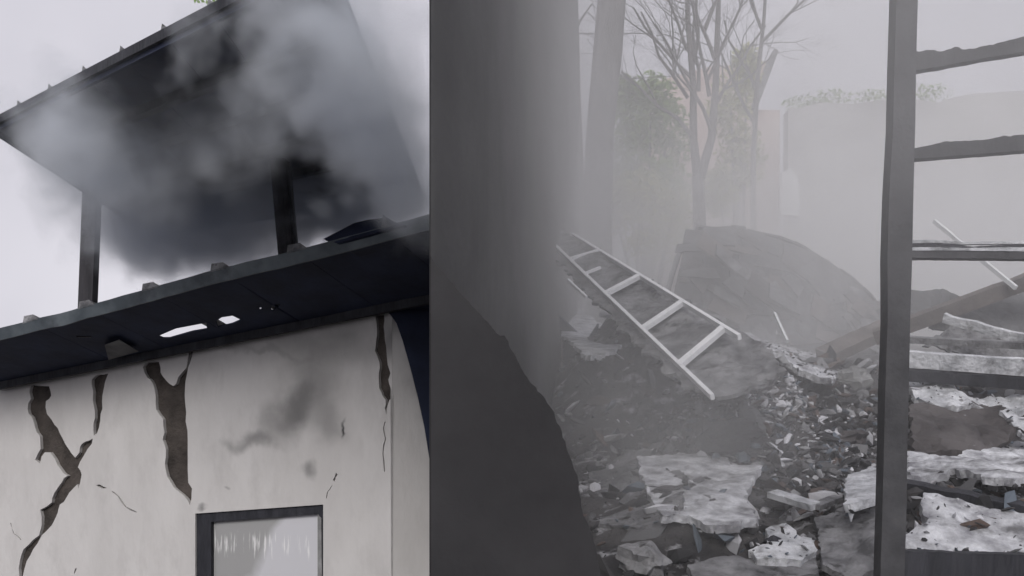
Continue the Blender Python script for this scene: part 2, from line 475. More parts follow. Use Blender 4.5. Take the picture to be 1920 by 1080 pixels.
zm = n.new('ShaderNodeMapRange'); zm.inputs['From Min'].default_value = .14; zm.inputs['From Max'].default_value = .05
zd = n.new('ShaderNodeMath'); zd.operation = 'SUBTRACT'; zd.inputs[1].default_value = WTOPL - .27; l.new(sx.outputs['Z'], zd.inputs[0])
za = n.new('ShaderNodeMath'); za.operation = 'ABSOLUTE'; l.new(zd.outputs[0], za.inputs[0]); l.new(za.outputs[0], zm.inputs['Value'])
sm = n.new('ShaderNodeMapRange'); sm.inputs['From Min'].default_value = .56; sm.inputs['From Max'].default_value = .66; l.new(sn.outputs['Fac'], sm.inputs['Value'])
ss = n.new('ShaderNodeMath'); ss.operation = 'MULTIPLY'; l.new(sm.outputs[0], ss.inputs[0]); l.new(zm.outputs[0], ss.inputs[1])
ss2 = n.new('ShaderNodeMath'); ss2.operation = 'MULTIPLY'; ss2.inputs[1].default_value = .8; l.new(ss.outputs[0], ss2.inputs[0])
cy = n.new('ShaderNodeMix'); cy.data_type = 'RGBA'; l.new(ss2.outputs[0], cy.inputs['Factor']); l.new(cx.outputs['Result'], cy.inputs['A']); cy.inputs['B'].default_value = (.85, .85, .85, 1)
l.new(cy.outputs['Result'], bs.inputs['Base Color']); bs.inputs['Roughness'].default_value = .18; bs.inputs['IOR'].default_value = 1.5
pane = slab([(wu0 + fw - .01, WBOT + .05), (wu0 + fw - .01, WTOPL - .06), (wu1 - .06, WTOPR - .07), (wu1 - .06, WBOT + .05)], [], lambda u, v, t: Vector((u, .06 + t, v)), .006, 'glass_pane', M['pane'], wf)
# pale reveal of the opening on the right
slab([(wu1 - .068, WBOT + .06), (wu1 - .068, WTOPR - .087), (wu1 - .03, WTOPR - .12), (wu1 - .004, WBOT + .06)], [], lambda u, v, t: Vector((u, .012 + t, v)), .007, 'frame_bead', M['concrete'], wf)

# lower roof --------------------------------------------------------------
E0 = roof_pt(-170, 667); E1 = roof_pt(840, 400)
# roof axes: s along the eave (left to right), w down the slope, away from the viewer
es = (E1 - E0).normalized(); ew = RN.cross(es).normalized()
if ew.y < 0: ew = -ew
RL = (E1 - E0).length; RW = 3.0
hm_inv = house_m.inverted()
def rl(px, py):
    p = roof_pt(px, py) - E0; return (p.dot(es), p.dot(ew))
def rframe_lift(s, wv, t):
    sag = .008 * math.sin(s * 2.1) + .01 * noise.noise(Vector((s * 3, wv * 2, 1)))
    edge = max(0, 1 - wv / .5)
    return hm_inv @ (E0 + es * s + ew * wv + RN * (t + sag * edge))
gaps_px = [
    [(297, 630), (330, 616), (362, 610), (387, 605), (388, 617), (360, 622), (318, 634), (306, 634)],
    [(405, 602), (416, 595), (436, 592), (452, 600), (436, 607), (407, 614)],
    [(486, 577), (490, 577), (491, 580), (487, 581)],
    [(508, 582), (512, 572), (526, 569), (520, 577), (512, 583)],
]
roof_holes = [[rl(*p) for p in gp] for gp in gaps_px]
# individual roofing sheets between the seams; the gaps are where sheets burnt through
seams_px = [60, 165, 285, 415, 560, 722]
seam_s = []
for px in seams_px:
    # eave row at this column
    p = E0; 
    best = min((abs((EYE + ray(px, y) * 1).x), y) for y in (600,))
    lo_, hi_ = 0.0, RL
    for _ in range(40):
        mid = (lo_ + hi_) / 2; q_ = E0 + es * mid - EYE
        if CX + FPX * q_.x / q_.y < px: lo_ = mid
        else: hi_ = mid
    seam_s.append(lo_)
# subdivide the outline so that the eave can sag a little
def outline(s0, s1, w0, w1, n):
    pts = [(s0 + (s1 - s0) * i / n, w0) for i in range(n + 1)] + [(s1 + (s0 - s1) * i / n, w1) for i in range(n + 1)]
    return pts
bounds = [0.0] + seam_s + [RL]
used = set()
for i in range(len(bounds) - 1):
    s0, s1 = bounds[i], bounds[i + 1]
    hs = []
    parts_ = []
    for h in roof_holes:
        a_, b_ = min(p[0] for p in h), max(p[0] for p in h)
        if a_ > s0 + .01 and b_ < s1 - .01: hs.append(h)
        elif a_ < s1 and b_ > s0:
            h2 = [(min(max(p[0], s0 + .012), s1 - .012), p[1]) for p in h]
            if max(p[0] for p in h2) - min(p[0] for p in h2) > .03:
                cl = []
                for p in h2:
                    if not cl or (abs(p[0] - cl[-1][0]) + abs(p[1] - cl[-1][1])) > 1e-4: cl.append(p)
                if len(cl) > 2: hs.append(cl)
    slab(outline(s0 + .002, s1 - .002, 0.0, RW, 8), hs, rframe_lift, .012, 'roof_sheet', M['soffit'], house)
# seam ribs standing on the sheets, their ends show above the eave
for i, s in enumerate(seam_s):
    m = MB()
    vv = [(-.10, -.02, .012), (.10, -.02, .012), (.02, -.02, .075), (-.10, -.02, .085), (-.05, 2.9, .012), (.05, 2.9, .012), (.02, 2.9, .05), (-.05, 2.9, .05)]
    if i == len(seam_s) - 1: vv = [(-.02, -.02, .012), (.05, -.02, .012), (.01, -.02, .06), (-.015, -.02, .13), (-.02, 2.9, .012), (.03, 2.9, .012), (.01, 2.9, .03), (-.02, 2.9, .03)]
    wvs = [rframe_lift(s + a, b, c) for a, b, c in vv]
    m.add(wvs, [(0, 1, 2, 3), (4, 7, 6, 5), (0, 4, 5, 1), (1, 5, 6, 2), (2, 6, 7, 3), (3, 7, 4, 0)])
    m.build('roof_seam', M['greysheet'], house)
# fascia strip along the eave
m = MB(); nseg = 40
for i in range(nseg + 1):
    s = RL * i / nseg
    h = .068 + .008 * noise.noise(Vector((s * 4, 0, 2)))
    p = rframe_lift(s, -.012, -.012)
    up = Vector((0, -.25, 1)).normalized()
    bt = p - Vector((0, 0, 1)) * 0.0
    o1 = hm_inv.to_3x3() @ (-ew * .012)
    for c in (p + Vector((0, 0, .035)), p - Vector((0, -.02, h)) , p - Vector((0, -.035, h)) , p + Vector((0, .012, .035))):
        m.v.append(c)
for i in range(nseg):
    for k in range(4):
        a_ = i * 4 + k; b_ = i * 4 + (k + 1) % 4
        m.f.append((a_, b_, b_ + 4, a_ + 4))
m.f.append((0, 1, 2, 3)); m.f.append(tuple(nseg * 4 + k for k in (3, 2, 1, 0)))
m.build('fascia', M['fascia'], house)
# wall plate between the eave openings and the wall
p0 = rframe_lift(.1, rl(300, 655)[1] - .06, -.03); p1 = rframe_lift(RL - .5, rl(640, 600)[1] - .05, -.03)
plank(p0, p1, .06, .07, n=8, rough=.01, seed=4).build('wall_plate', M['char'], house)
# crumpled flashing above the eave near the right end
fl = [(606, 448), (630, 436), (664, 418), (690, 412), (726, 408), (735, 414)]
m = MB()
for i, (px, py) in enumerate(fl):
    s = rl(px, 430 - (px - 606) * .27)[0]
    top = hit(px, py, house_m @ rframe_lift(s, .16, 0), Vector((0, 1, 0)))
    base = house_m @ rframe_lift(s, -.03, -.02); back = house_m @ rframe_lift(s, .42, .013)
    m.v += [hm_inv @ base, hm_inv @ top, hm_inv @ back]
for i in range(len(fl) - 1):
    for k in range(3):
        a_ = i * 3 + k; b_ = i * 3 + (k + 1) % 3
        m.f.append((a_, b_, b_ + 3, a_ + 3))
m.f += [(0, 1, 2), tuple((len(fl) - 1) * 3 + k for k in (2, 1, 0))]
m.build('crumpled_flashing', M['soffit'], house)
# charred verge that drops past the wall corner on the right
_sn = (Matrix.Rotation(WANG + SANG, 3, 'Z') @ Vector((0, 1, 0))); _sp = WO - _sn * .06
vq = [(728, 584), (735, 560), (850, 530), (850, 960), (822, 915), (806, 862), (796, 800), (784, 745), (770, 690), (756, 640), (744, 606)]
vw = [hm_inv @ hit(x, y, _sp, _sn) for x, y in vq]; vd = hm_inv.to_3x3() @ (_sn * .02)
mobj('verge_sheet', vw + [p + vd for p in vw], [tuple(range(len(vq))), tuple(range(len(vq), 2 * len(vq)))[::-1]] + [(i, (i + 1) % len(vq), (i + 1) % len(vq) + len(vq), i + len(vq)) for i in range(len(vq))], M['soffit'], house)
# scrap of bent sheet hanging under the roof
scr = [(205, 640), (232, 630), (268, 652), (212, 668)]
m = MB()
for d_ in (.05, .055):
    m.v += [hm_inv @ (roof_pt(px, py) - ew * d_ - Vector((0, 0, d_))) for px, py in scr]
m.f = [(0, 1, 2, 3), (7, 6, 5, 4)] + [(i, (i + 1) % 4, (i + 1) % 4 + 4, i + 4) for i in range(4)]
m.build('hanging_scrap', M['arch'], house)

# upper canopy -------------------------------------------------------------
HZ = 4.15
def cp(px, py): return hit(px, py, Vector((0, 0, HZ)), Vector((0, 0, 1)))
A = cp(-14, 236); B = cp(607, -82); C = cp(790, 368); D = cp(300, 446)
canopy = empty('roof_canopy', (A.x, A.y, 0))
tag(canopy, 'raised flat canopy roof on dark timber posts above the cracked house, smoke under it', 'canopy')
off = Vector((A.x, A.y, 0))
# sheets run from the front edge to the back edge
NS = 8
for i in range(NS):
    t0, t1 = i / NS, (i + 1) / NS
    a0, a1, d0, d1 = A.lerp(B, t0), A.lerp(B, t1), D.lerp(C, t0), D.lerp(C, t1)
    z0 = Vector((0, 0, .02)); g_ = (B - A).normalized() * .002
    lo_ = [a0 + g_, a1 - g_, d1 - g_, d0 + g_]
    vs = [p - off for p in lo_] + [p - off + z0 for p in lo_]
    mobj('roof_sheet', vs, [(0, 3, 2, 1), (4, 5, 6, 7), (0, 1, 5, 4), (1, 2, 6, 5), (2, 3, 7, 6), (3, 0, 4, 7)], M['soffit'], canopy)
    if i:
        m = MB(); f_ = (B - A).normalized()
        vv = []
        for p in (a0 - (d0 - a0).normalized() * .03, d0):
            vv += [p - off - f_ * .05 + Vector((0, 0, .021)), p - off + f_ * .05 + Vector((0, 0, .021)), p - off - f_ * .03 + Vector((0, 0, .075))]
        m.add(vv, [(0, 1, 2), (3, 5, 4), (0, 3, 4, 1), (1, 4, 5, 2), (2, 5, 3, 0)])
        m.build('roof_seam', M['greysheet'], canopy)
def edge_board(p, q, h, name, mt, inset=.0, drop=.0):
    d = (q - p).normalized(); nrm = Vector((d.y, -d.x, 0))
    m = MB(); th = .025
    vs = []
    for e in (p, q):
        for (o_, z_) in ((inset, .03 - drop), (inset + th, .03 - drop), (inset + th, -h - drop), (inset, -h - drop)):
            vs.append(e - off + nrm * o_ + Vector((0, 0, z_)))
    m.add(vs, [(0, 1, 2, 3), (7, 6, 5, 4), (0, 4, 5, 1), (1, 5, 6, 2), (2, 6, 7, 3), (3, 7, 4, 0)])
    return m.build(name, mt, canopy)
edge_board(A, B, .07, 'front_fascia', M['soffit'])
edge_board(A, B, .028, 'fascia_trim', M['char'], .027, .012)
edge_board(B, C, .04, 'side_fascia', M['soffit'])
edge_board(D, A, .04, 'side_fascia', M['soffit'])
# battens under the canopy
for i in range(1, 6):
    t_ = i / 6
    p, q = A.lerp(D, t_) - off - Vector((0, 0, .035)), B.lerp(C, t_) - off - Vector((0, 0, .035)); p, q = p.lerp(q, .03), p.lerp(q, .97)
    plank(p, q, .07, .06, n=2).build('batten', M['char'], canopy)
# posts
def post_on(px_t, px_b, py_b, Y, wid, name, drop=.35):
    b_ = at(px_b, py_b, Y); t_ = Vector((at(px_t, 300, Y).x, Y, HZ - .002))
    b_ = b_ + (b_ - t_).normalized() * drop
    m = MB()
    vs = []
    for e in (b_, t_):
        for sx_, sy_ in ((-1, -1), (1, -1), (1, 1), (-1, 1)):
            vs.append(e - off + Vector((sx_ * wid / 2, sy_ * wid / 2, 0)))
    m.add(vs, [(0, 1, 2, 3), (7, 6, 5, 4), (0, 4, 5, 1), (1, 5, 6, 2), (2, 6, 7, 3), (3, 7, 4, 0)])
    return m.build(name, M['postwood'], canopy)
post_on(173, 165, 562, 9.75, .13, 'post')
post_on(523, 537, 460, 8.75, .125, 'post')
# pale edge strip on the right of the second post
p_ = post_on(539.5, 553, 458, 8.83, .045, 'post_batten')
p_.data.materials.clear(); p_.data.materials.append(M['greysheet'])

# ================================================================== RIGHT: tall sooty wall, broken wall stub
m = MB()
Wz0, Wz1 = -1.02, 7.8
pl = []
wys = [3 + .5 * (k / 12) ** 2 for k in range(12)] + [3.5 + 10.5 * k / 24 for k in range(25)]
ny = len(wys) - 1
vs = []
for Y in wys:
    x = wall_right(Y); th = .0605
    u = max(0.0, 1 - (Y - 3) / .5)
    th *= math.sqrt(max(0.0, 1 - u * u)) + .004
    xl = wall_right(Y) - .0605
    vs += [(xl, Y, Wz0), (xl + th, Y, Wz0), (xl + th, Y, Wz1), (xl, Y, Wz1)]
m.v = [Vector(v) for v in vs]
for i in range(ny):
    for k in range(4):
        a_ = i * 4 + k; b_ = i * 4 + (k + 1) % 4
        m.f.append((a_, b_, b_ + 4, a_ + 4))
m.f += [(0, 1, 2, 3), tuple(ny * 4 + k for k in (3, 2, 1, 0))]
o = m.build('sooty_wall', M['sootwall'], smooth=True)
tag(o, 'tall soot blackened wall running back into the smoke, left of the ladder', 'wall')

prof = [(805, 478), (818, 497), (838, 520), (862, 548), (882, 570), (905, 596), (922, 612), (930, 624), (948, 632), (955, 650), (970, 676), (984, 702), (1000, 722), (1018, 742), (1034, 766), (1050, 800), (1062, 840), (1082, 890), (1090, 950), (1112, 1010), (1128, 1090), (1150, 1300), (1160, 1600), (805, 1600)]
YS = 2.62
pts2 = []
for i, p in enumerate(prof):
    q = prof[(i + 1) % len(prof)]
    pts2.append(p)
    if i < 20:
        for k in (1, 2, 3):
            t_ = k / 4
            pts2.append((p[0] + (q[0] - p[0]) * t_ + rnd.uniform(-2, 2), p[1] + (q[1] - p[1]) * t_ + rnd.uniform(-2, 2)))
ou = [((at(px, py, YS)).x, max(.1, at(px, py, YS).z)) for px, py in pts2]
o = slab(ou, [], lambda u, v, t: Vector((u, YS + t, v)), .14, 'broken_wall', M['stub'])
tag(o, 'black broken wall stub with a stepped slanting top in the left foreground', 'wall')

# burnt window frame in the foreground on the right -------------------------------
YP = 3.5
frame = empty('burnt_window_frame', (at(1672, 860, YP).x, YP, gz(at(1672, 860, YP).x, YP, False) - .1))
tag(frame, 'burnt timber window frame with charred crossbars in the right foreground', 'window frame')
fo = frame.location.copy()
def fpt(px, py, Y=YP): return at(px, py, Y) - fo
m = MB()
rows = [-400, -100, 0, 120, 240, 360, 480, 600, 720, 840, 960, 1080, 1300]
for i, y in enumerate(rows):
    t_ = y / 1080
    xl = 1681 - 30 * t_ + 2.0 * noise.noise(Vector((y * .013, 0, 1))); xr = 1721 - 25 * t_ + 2.0 * noise.noise(Vector((y * .011, 3, 1)))
    if 250 < y < 500: xl -= 3
    a_, b_ = fpt(xl, y), fpt(xr, y)
    for p in (a_, b_, b_ + Vector((.0, .07, 0)), a_ + Vector((0, .07, 0))): m.v.append(p)
for i in range(len(rows) - 1):
    for k in range(4):
        a_ = i * 4 + k; b_ = i * 4 + (k + 1) % 4
        m.f.append((a_, b_, b_ + 4, a_ + 4))
m.f += [(3, 2, 1, 0), tuple((len(rows) - 1) * 4 + k for k in range(4))]
m.build('post', M['charbar'], frame)
m = MB()
for y0, y1 in ((-400, 1300),):
    c = [fpt(2010, y0), fpt(2052, y0), fpt(2052, y1), fpt(2010, y1)]
    m.add(c + [p + Vector((0, .07, 0)) for p in c], [(0, 1, 2, 3), (7, 6, 5, 4), (0, 4, 5, 1), (1, 5, 6, 2), (2, 6, 7, 3), (3, 7, 4, 0)])
m.build('post', M['charbar'], frame)
def ragged_bar(tops, bots, name, mt, Y=YP + .02, depth=.045, up_noise=2.0, seed=1):
    x0, x1 = tops[0][0], tops[-1][0]
    def interp(L, x):
        for (a, b), (c, d) in zip(L, L[1:]):
            if a <= x <= c: return b + (d - b) * (x - a) / (c - a)
        return L[-1][1]
    m = MB(); nn = 46
    for i in range(nn + 1):
        x = x0 + (x1 - x0) * i / nn
        yt = interp(tops, x) + up_noise * noise.noise(Vector((x * .09, seed, 0))) + up_noise * .6 * noise.noise(Vector((x * .3, seed, 3)))
        yb = interp(bots, x) + .8 * noise.noise(Vector((x * .07, seed, 8)))
        zz = .006 * noise.noise(Vector((x * .05, seed, 11)))
        for (yy, dd) in ((yt, 0), (yb, 0), (yb, depth), (yt + 1, depth)):
            m.v.append(fpt(x, yy, Y) + Vector((0, dd + zz, 0)))
    for i in range(nn):
        for k in range(4):
            a_ = i * 4 + k; b_ = i * 4 + (k + 1) % 4
            m.f.append((a_, b_, b_ + 4, a_ + 4))
    m.f += [(0, 1, 2, 3), tuple(nn * 4 + k for k in (3, 2, 1, 0))]
    return m.build(name, mt, frame)
ragged_bar([(1712, 99), (1732, 94), (1752, 93), (1760, 98), (1792, 88), (1808, 93), (1850, 86), (1920, 68), (2012, 48)], [(1712, 132), (1760, 125), (1850, 108), (1920, 97), (2012, 80)], 'crossbar', M['charbar'], seed=1, up_noise=3)
ragged_bar([(1710, 279), (1730, 275), (1770, 266), (1850, 262), (1880, 255), (1920, 253), (2012, 244)], [(1710, 298), (1800, 291), (1920, 282), (2012, 274)], 'crossbar', M['charbar'], seed=2, up_noise=3)
third_bar = ragged_bar([(1704, 468), (1800, 468), (1920, 470), (2012, 472)], [(1704, 483), (1800, 484), (1920, 485), (2012, 487)], 'crossbar', M['charbar'], seed=3, up_noise=1.0)
(ragged_bar([(1704, 450), (1760, 450), (1800, 454), (1920, 452), (2012, 451)], [(1704, 456), (1760, 455), (1800, 458), (1920, 457), (2012, 456)], 'ash_strip', M['ashsolid'], Y=YP + .14, seed=5, up_noise=1.0, depth=.02)).parent = third_bar
(ragged_bar([(1700, 464), (1760, 463), (1800, 465), (1920, 463), (2012, 462)], [(1700, 469.5), (1800, 469.5), (1920, 471), (2012, 473)], 'ash_ledge', M['ashsolid'], Y=YP + .016, seed=7, up_noise=1.2, depth=.06)).parent = third_bar
(ragged_bar([(1706, 457), (1740, 456), (1790, 458), (1815, 462), (1920, 458), (2012, 457)], [(1706, 463), (1790, 464), (1815, 464.5), (1920, 463), (2012, 462)], 'burnt_batten', M['char'], Y=YP + .1, seed=8, up_noise=1.2, depth=.02)).parent = third_bar
ragged_bar([(1690, 1034), (1750, 1034), (1820, 1038), (1920, 1040), (2012, 1042)], [(1690, 1260), (2012, 1260)], 'sill', M['char'], Y=YP + .01, seed=4, up_noise=2.5, depth=.12)

# ladder ------------------------------------------------------------------------
ladL = [(1035, 455, 8.75), (1070, 487, 8.2), (1130, 552, 7.3), (1200, 613, 6.55), (1275, 684, 5.95), (1340, 748, 5.5)]
ladR = [(1062, 430, 9.0), (1137, 480, 8.38), (1205, 524, 7.5), (1280, 571, 6.75), (1353, 612, 6.15), (1384, 624, 5.95)]
# straighten both rails in space
def fit_line(pts):
    P = [at(*p) for p in pts]; c = sum(P, Vector()) / len(P)
    d = (P[-1] - P[0]).normalized()
    for _ in range(12):
        acc = Vector()
        for p in P: acc += (p - c) * ((p - c).dot(d))
        d = acc.normalized()
    return c, d, P
lc, ld, lP = fit_line(ladL); rc, rd, rP = fit_line(ladR)
def onl(c, d, p): return c + d * ((p - c).dot(d))
lad = empty('ladder', onl(lc, ld, lP[-1]))
tag(lad, 'pale metal ladder lying up the rubble slope beside the sooty wall', 'ladder')
lo = lad.location.copy()
pn_ = ((rc - lc)).cross(ld).normalized()
def rail(p, q, wid, dep):
    return plank(p - lo, q - lo, wid, dep, up=pn_, n=6, rough=.002, seed=2)
rail(onl(lc, ld, lP[0]), onl(lc, ld, lP[-1]), .022, .032).build('rail', M['ladder'], lad)
rail(onl(rc, rd, rP[0]), onl(rc, rd, rP[-1]), .022, .032).build('rail', M['ladder'], lad)
for i in range(1, 5):
    a_, b_ = onl(lc, ld, lP[i]), onl(rc, rd, rP[i])
    plank(a_ - lo, b_ - lo, .046, .03, up=pn_, n=4, rough=.002, seed=i).build('rung', M['ladder'], lad)
for t0, f_ in ((.12, .5), (.42, .32)):
    a_ = onl(lc, ld, lP[1].lerp(lP[3], t0 + .12)); b_ = onl(rc, rd, rP[1].lerp(rP[3], t0 + .12))
    plank(a_ - lo - pn_ * .0, a_.lerp(b_, f_) - lo, .02, .02, up=pn_, n=3).build('broken_rung', M['ladder'], lad)

# trees -------------------------------------------------------------------------
def limb(m, p, d, length, r, depth, rr, spread=.55, n=6, grav=.0, leaves=None, wob=.16):
    pts = [p.copy()]; rads = [r]; segs = 4
    dd = d.copy()
    for i in range(segs):
        dd = (dd + Vector((rr.gauss(0, wob), rr.gauss(0, wob), rr.gauss(0, wob * .7) + grav))).normalized()
        pts.append(pts[-1] + dd * length / segs); rads.append(r * (1 - .5 * (i + 1) / segs))
    m.tube(pts, rads, n=max(3, n), caps=False)
    if depth <= 0:
        if leaves is not None: leaves.append((pts[-1], dd))
        return
    for k in range(rr.choice((3, 3, 4))):
        i = rr.randint(1, segs); ax = dd.orthogonal(); ax.rotate(Matrix.Rotation(rr.uniform(0, 6.28), 3, dd))
        nd = (dd + ax * rr.uniform(.4, 1.0) * spread * 1.6).normalized()
        limb(m, pts[i], nd, length * rr.uniform(.55, .8), rads[i] * rr.uniform(.45, .7), depth - 1, rr, spread, n - 1, grav, leaves, wob)

def tree(name, label, trunk_pts, trunk_r, limbs, seed, depth=4):
    base = trunk_pts[0]
    t_ = empty(name, base); tag(t_, label, 'tree', 'bare trees in the smoke')
    rr = random.Random(seed); b = Vector(base)
    m = MB(); m.tube([Vector(p) - b for p in trunk_pts], trunk_r, n=10); m.build('trunk', M['bark'], t_, smooth=True)
    m = MB()
    for (p, d, ln, r) in limbs: limb(m, Vector(p) - b, Vector(d).normalized(), ln, r, depth, rr, grav=.03)
    m.build('crown', M['bark'], t_)
    return t_
YA = 15.0
gA = gz(2.0, YA)
def tp(px, py, Y): return at(px, py, Y)
tree('bare_tree', 'thick leaning dark tree trunk at the far end of the sooty wall',
     [(tp(1122, 640, YA).x, YA, gA - .2), tp(1120, 420, YA), tp(1125, 250, YA), tp(1140, 90, YA), tp(1150, -40, YA), tp(1160, -300, YA)],
     [.24, .21, .2, .21, .2, .12], [(tp(1148, -20, YA), (.3, 0, 1), 2.0, .08), (tp(1155, -200, YA), (-.5, 0, 1), 1.6, .07)], 3, 3)
YB = 14.6
tree('bare_tree', 'slim dark tree trunk against the sooty wall, left of the leaning trunk',
     [(tp(1082, 640, YB).x, YB + .6, gA - .2), tp(1082, 420, YB + .6), tp(1074, 200, YB + .6), tp(1066, 0, YB + .6), tp(1062, -200, YB + .6)],
     [.14, .13, .12, .14, .12], [(tp(1066, -40, YB + .6), (.5, 0, .8), 1.4, .05), (tp(1070, 90, YB + .6), (.35, .1, 1), 1.0, .025), (tp(1066, 10, YB + .6), (.5, .1, .5), .9, .025)], 8, 3)
YC = 16.0
lim = []
rr = random.Random(21)
for px, py in ((1300, 260), (1336, 250), (1310, 170), (1330, 180), (1300, 120), (1340, 110), (1320, 60)):
    lim.append((tp(px, py, YC), (rr.uniform(-.9, .6), rr.uniform(-.3, .3), 1), rr.uniform(1.1, 1.7), .032))
for px, dx in ((1290, -1.1), (1300, -.9), (1310, -.6), (1325, .5), (1336, .8)):
    lim.append((tp(px, 170 + rr.uniform(-60, 60), YC), (dx, rr.uniform(-.2, .2), 1), 1.5, .028))
tc_ = tree('bare_tree', 'bare forked tree with fine twigs in the middle of the smoke',
     [(tp(1312, 640, YC).x, YC, gz(2.8, YC) - .2), tp(1312, 420, YC), tp(1308, 330, YC)], [.13, .10, .09], lim, 5, 5)
b = tc_.location
m = MB()
m.tube([tp(1308, 335, YC) - b, tp(1300, 260, YC) - b, tp(1300, 160, YC) - b, tp(1290, 40, YC) - b, tp(1285, -120, YC) - b], [.075, .06, .05, .04, .02], n=8)
m.build('stem', M['bark'], tc_, smooth=True)
m = MB()
m.tube([tp(1312, 335, YC) - b, tp(1334, 260, YC) - b, tp(1342, 160, YC) - b, tp(1346, 40, YC) - b, tp(1352, -120, YC) - b], [.075, .06, .05, .04, .02], n=8)
m.build('stem', M['bark'], tc_, smooth=True)
YD = 17.5
tree('bare_tree', 'faint spindly tree right of the forked tree in the smoke',
     [(tp(1415, 600, YD).x, YD, gz(4, YD) - .2), tp(1412, 300, YD), tp(1420, 150, YD), tp(1432, 40, YD), tp(1440, -80, YD)], [.05, .045, .04, .03, .02],
     [(tp(1418, 170, YD), (-.5, 0, 1), 1.3, .03), (tp(1428, 80, YD), (.5, 0, 1), 1.2, .03), (tp(1414, 230, YD), (-.8, 0, .9), 1.3, .03), (tp(1430, 60, YD), (-.3, 0, 1), 1.1, .03)], 14, 3)

tl = empty('leafy_tree', (-.15, 16.5, -1.0))
tag(tl, 'leafy branch tip hanging into view at the top above the canopy', 'tree')
tb = Vector(tl.location)
m = MB(); m.tube([Vector((0, 0, -.1)), Vector((.05, 0, 4)), Vector((0, 0, 8)), Vector((-.1, 0, 10.5))], [.2, .17, .13, .08], n=10); m.build('trunk', M['bark'], tl, smooth=True)
tipb = [Vector((-.1, 16.5, 8.2)), Vector((-1.8, 15.9, 9.2)), at(430, -60, 15.0), at(398, -22, 14.8), at(380, -6, 14.8)]
m = MB(); m.tube([p - tb for p in tipb], [.07, .05, .025, .01, .005], n=6); m.build('branch', M['bark'], tl)
rl_ = random.Random(9); m = MB()
for (px, py) in [(366, 0), (372, 3), (380, 2), (388, 4), (401, 1), (408, 0), (375, -8), (392, -8), (410, -14), (384, -16), (420, -24), (400, -26), (365, -12), (430, -40), (445, -50)]:
    c = at(px, py, 14.8) - tb; d_ = Vector((rl_.uniform(-1, 1), rl_.uniform(-.5, .5), rl_.uniform(-1.2, -.1))).normalized(); e_ = d_.cross(Vector((0, 1, .3))).normalized(); z_ = .055
    m.add([c - d_ * z_, c + e_ * z_ * .4, c + d_ * z_, c - e_ * z_ * .4], [(0, 1, 2, 3)])
m.build('leaves', M['leaf'], tl)

# leafy shrubs --------------------------------------------------------------------
def leaf_cloud(blobs, n, size, seed):
    rr = random.Random(seed); m = MB()
    for i in range(n):
        c, rad = rr.choice(blobs)
        d = Vector((rr.gauss(0, 1), rr.gauss(0, 1), rr.gauss(0, 1))).normalized() * (rr.random() ** .45)
        p = c + Vector((d.x * rad[0], d.y * rad[1], d.z * rad[2]))
        a = Vector((rr.gauss(0, 1), rr.gauss(0, 1), rr.gauss(0, 1))).normalized(); b_ = a.orthogonal().normalized()
        s = size * rr.uniform(.6, 1.4)
        m.add([p - a * s, p + b_ * s * .45, p + a * s, p - b_ * s * .45], [(0, 1, 2, 3)])
    return m
def shrub(label, px, py_top, Y, blobs_px, n, size, mt, seed):
    x = at(px, 860, Y).x; z = gz(x, Y)
    t_ = empty('shrub', (x, Y, z)); tag(t_, label, 'shrub', 'shrubs behind the burnt heap')
    b = Vector(t_.location)
    bl = [(at(a, c, Y + dy) - b, (rx * Y / FPX, rx * Y / FPX * .8, rz * Y / FPX)) for (a, c, rx, rz, dy) in blobs_px]
    leaf_cloud(bl, n, size, seed).build('crown', mt, t_)
    m = MB(); rr = random.Random(seed)
    for k in range(6):
        e = bl[k % len(bl)][0]
        m.tube([Vector((rr.uniform(-.1, .1), rr.uniform(-.1, .1), -.1)), e * .5 + Vector((rr.uniform(-.1, .1), 0, .1)), e], [.04, .03, .012], n=5)
    m.build('trunk', M['bark'], t_)
shrub('green bushy shrub between the leaning trunk and the forked tree', 1215, 140, 18.5, [(1180, 250, 50, 70, 0), (1220, 190, 55, 55, 0), (1250, 260, 55, 80, .4), (1180, 350, 50, 70, .2), (1240, 360, 60, 70, 0), (1165, 180, 30, 40, 0)], 5200, .07, M['leaf'], 1)
shrub('yellowing shrub low behind the ladder top', 1210, 350, 17.6, [(1200, 370, 60, 55, 0), (1260, 400, 50, 50, 0), (1150, 390, 40, 60, .2), (1230, 450, 70, 50, 0)], 3000, .06, M['leafy'], 2)
shrub('pale shrub right of the forked tree', 1390, 250, 19.0, [(1370, 200, 45, 70, 0), (1390, 300, 50, 70, 0), (1350, 360, 40, 50, 0), (1400, 130, 30, 50, 0)], 2800, .07, M['leafy'], 3)

# far building and walls -----------------------------------------------------------
YF = 22.0
fb = empty('far_building', (at(1700, 860, YF).x, YF, gz(8, YF) - .1))
tag(fb, 'long grey flat topped wall of a building dim in the smoke behind the window frame', 'building')
fbo = fb.location.copy()
tops = [(1478, 204), (1500, 202), (1540, 192), (1600, 195), (1660, 186), (1700, 184), (1760, 192), (1790, 182), (1830, 175), (1920, 170), (2100, 168), (2400, 168)]
ou = [(at(px, py, YF).x - fbo.x, at(px, py, YF).z - fbo.z) for px, py in tops]
ou = [(ou[0][0], 0)] + ou + [(ou[-1][0], 0)]
wn_ = [[(at(x, y, YF).x - fbo.x, at(x, y, YF).z - fbo.z) for x, y in r_] for r_ in ([(1760, 300), (1820, 300), (1820, 390), (1760, 390)],)]
slab(ou, [], lambda u, v, t: Vector((u, t, v)), .4, 'wall', M['farwall'], fb)
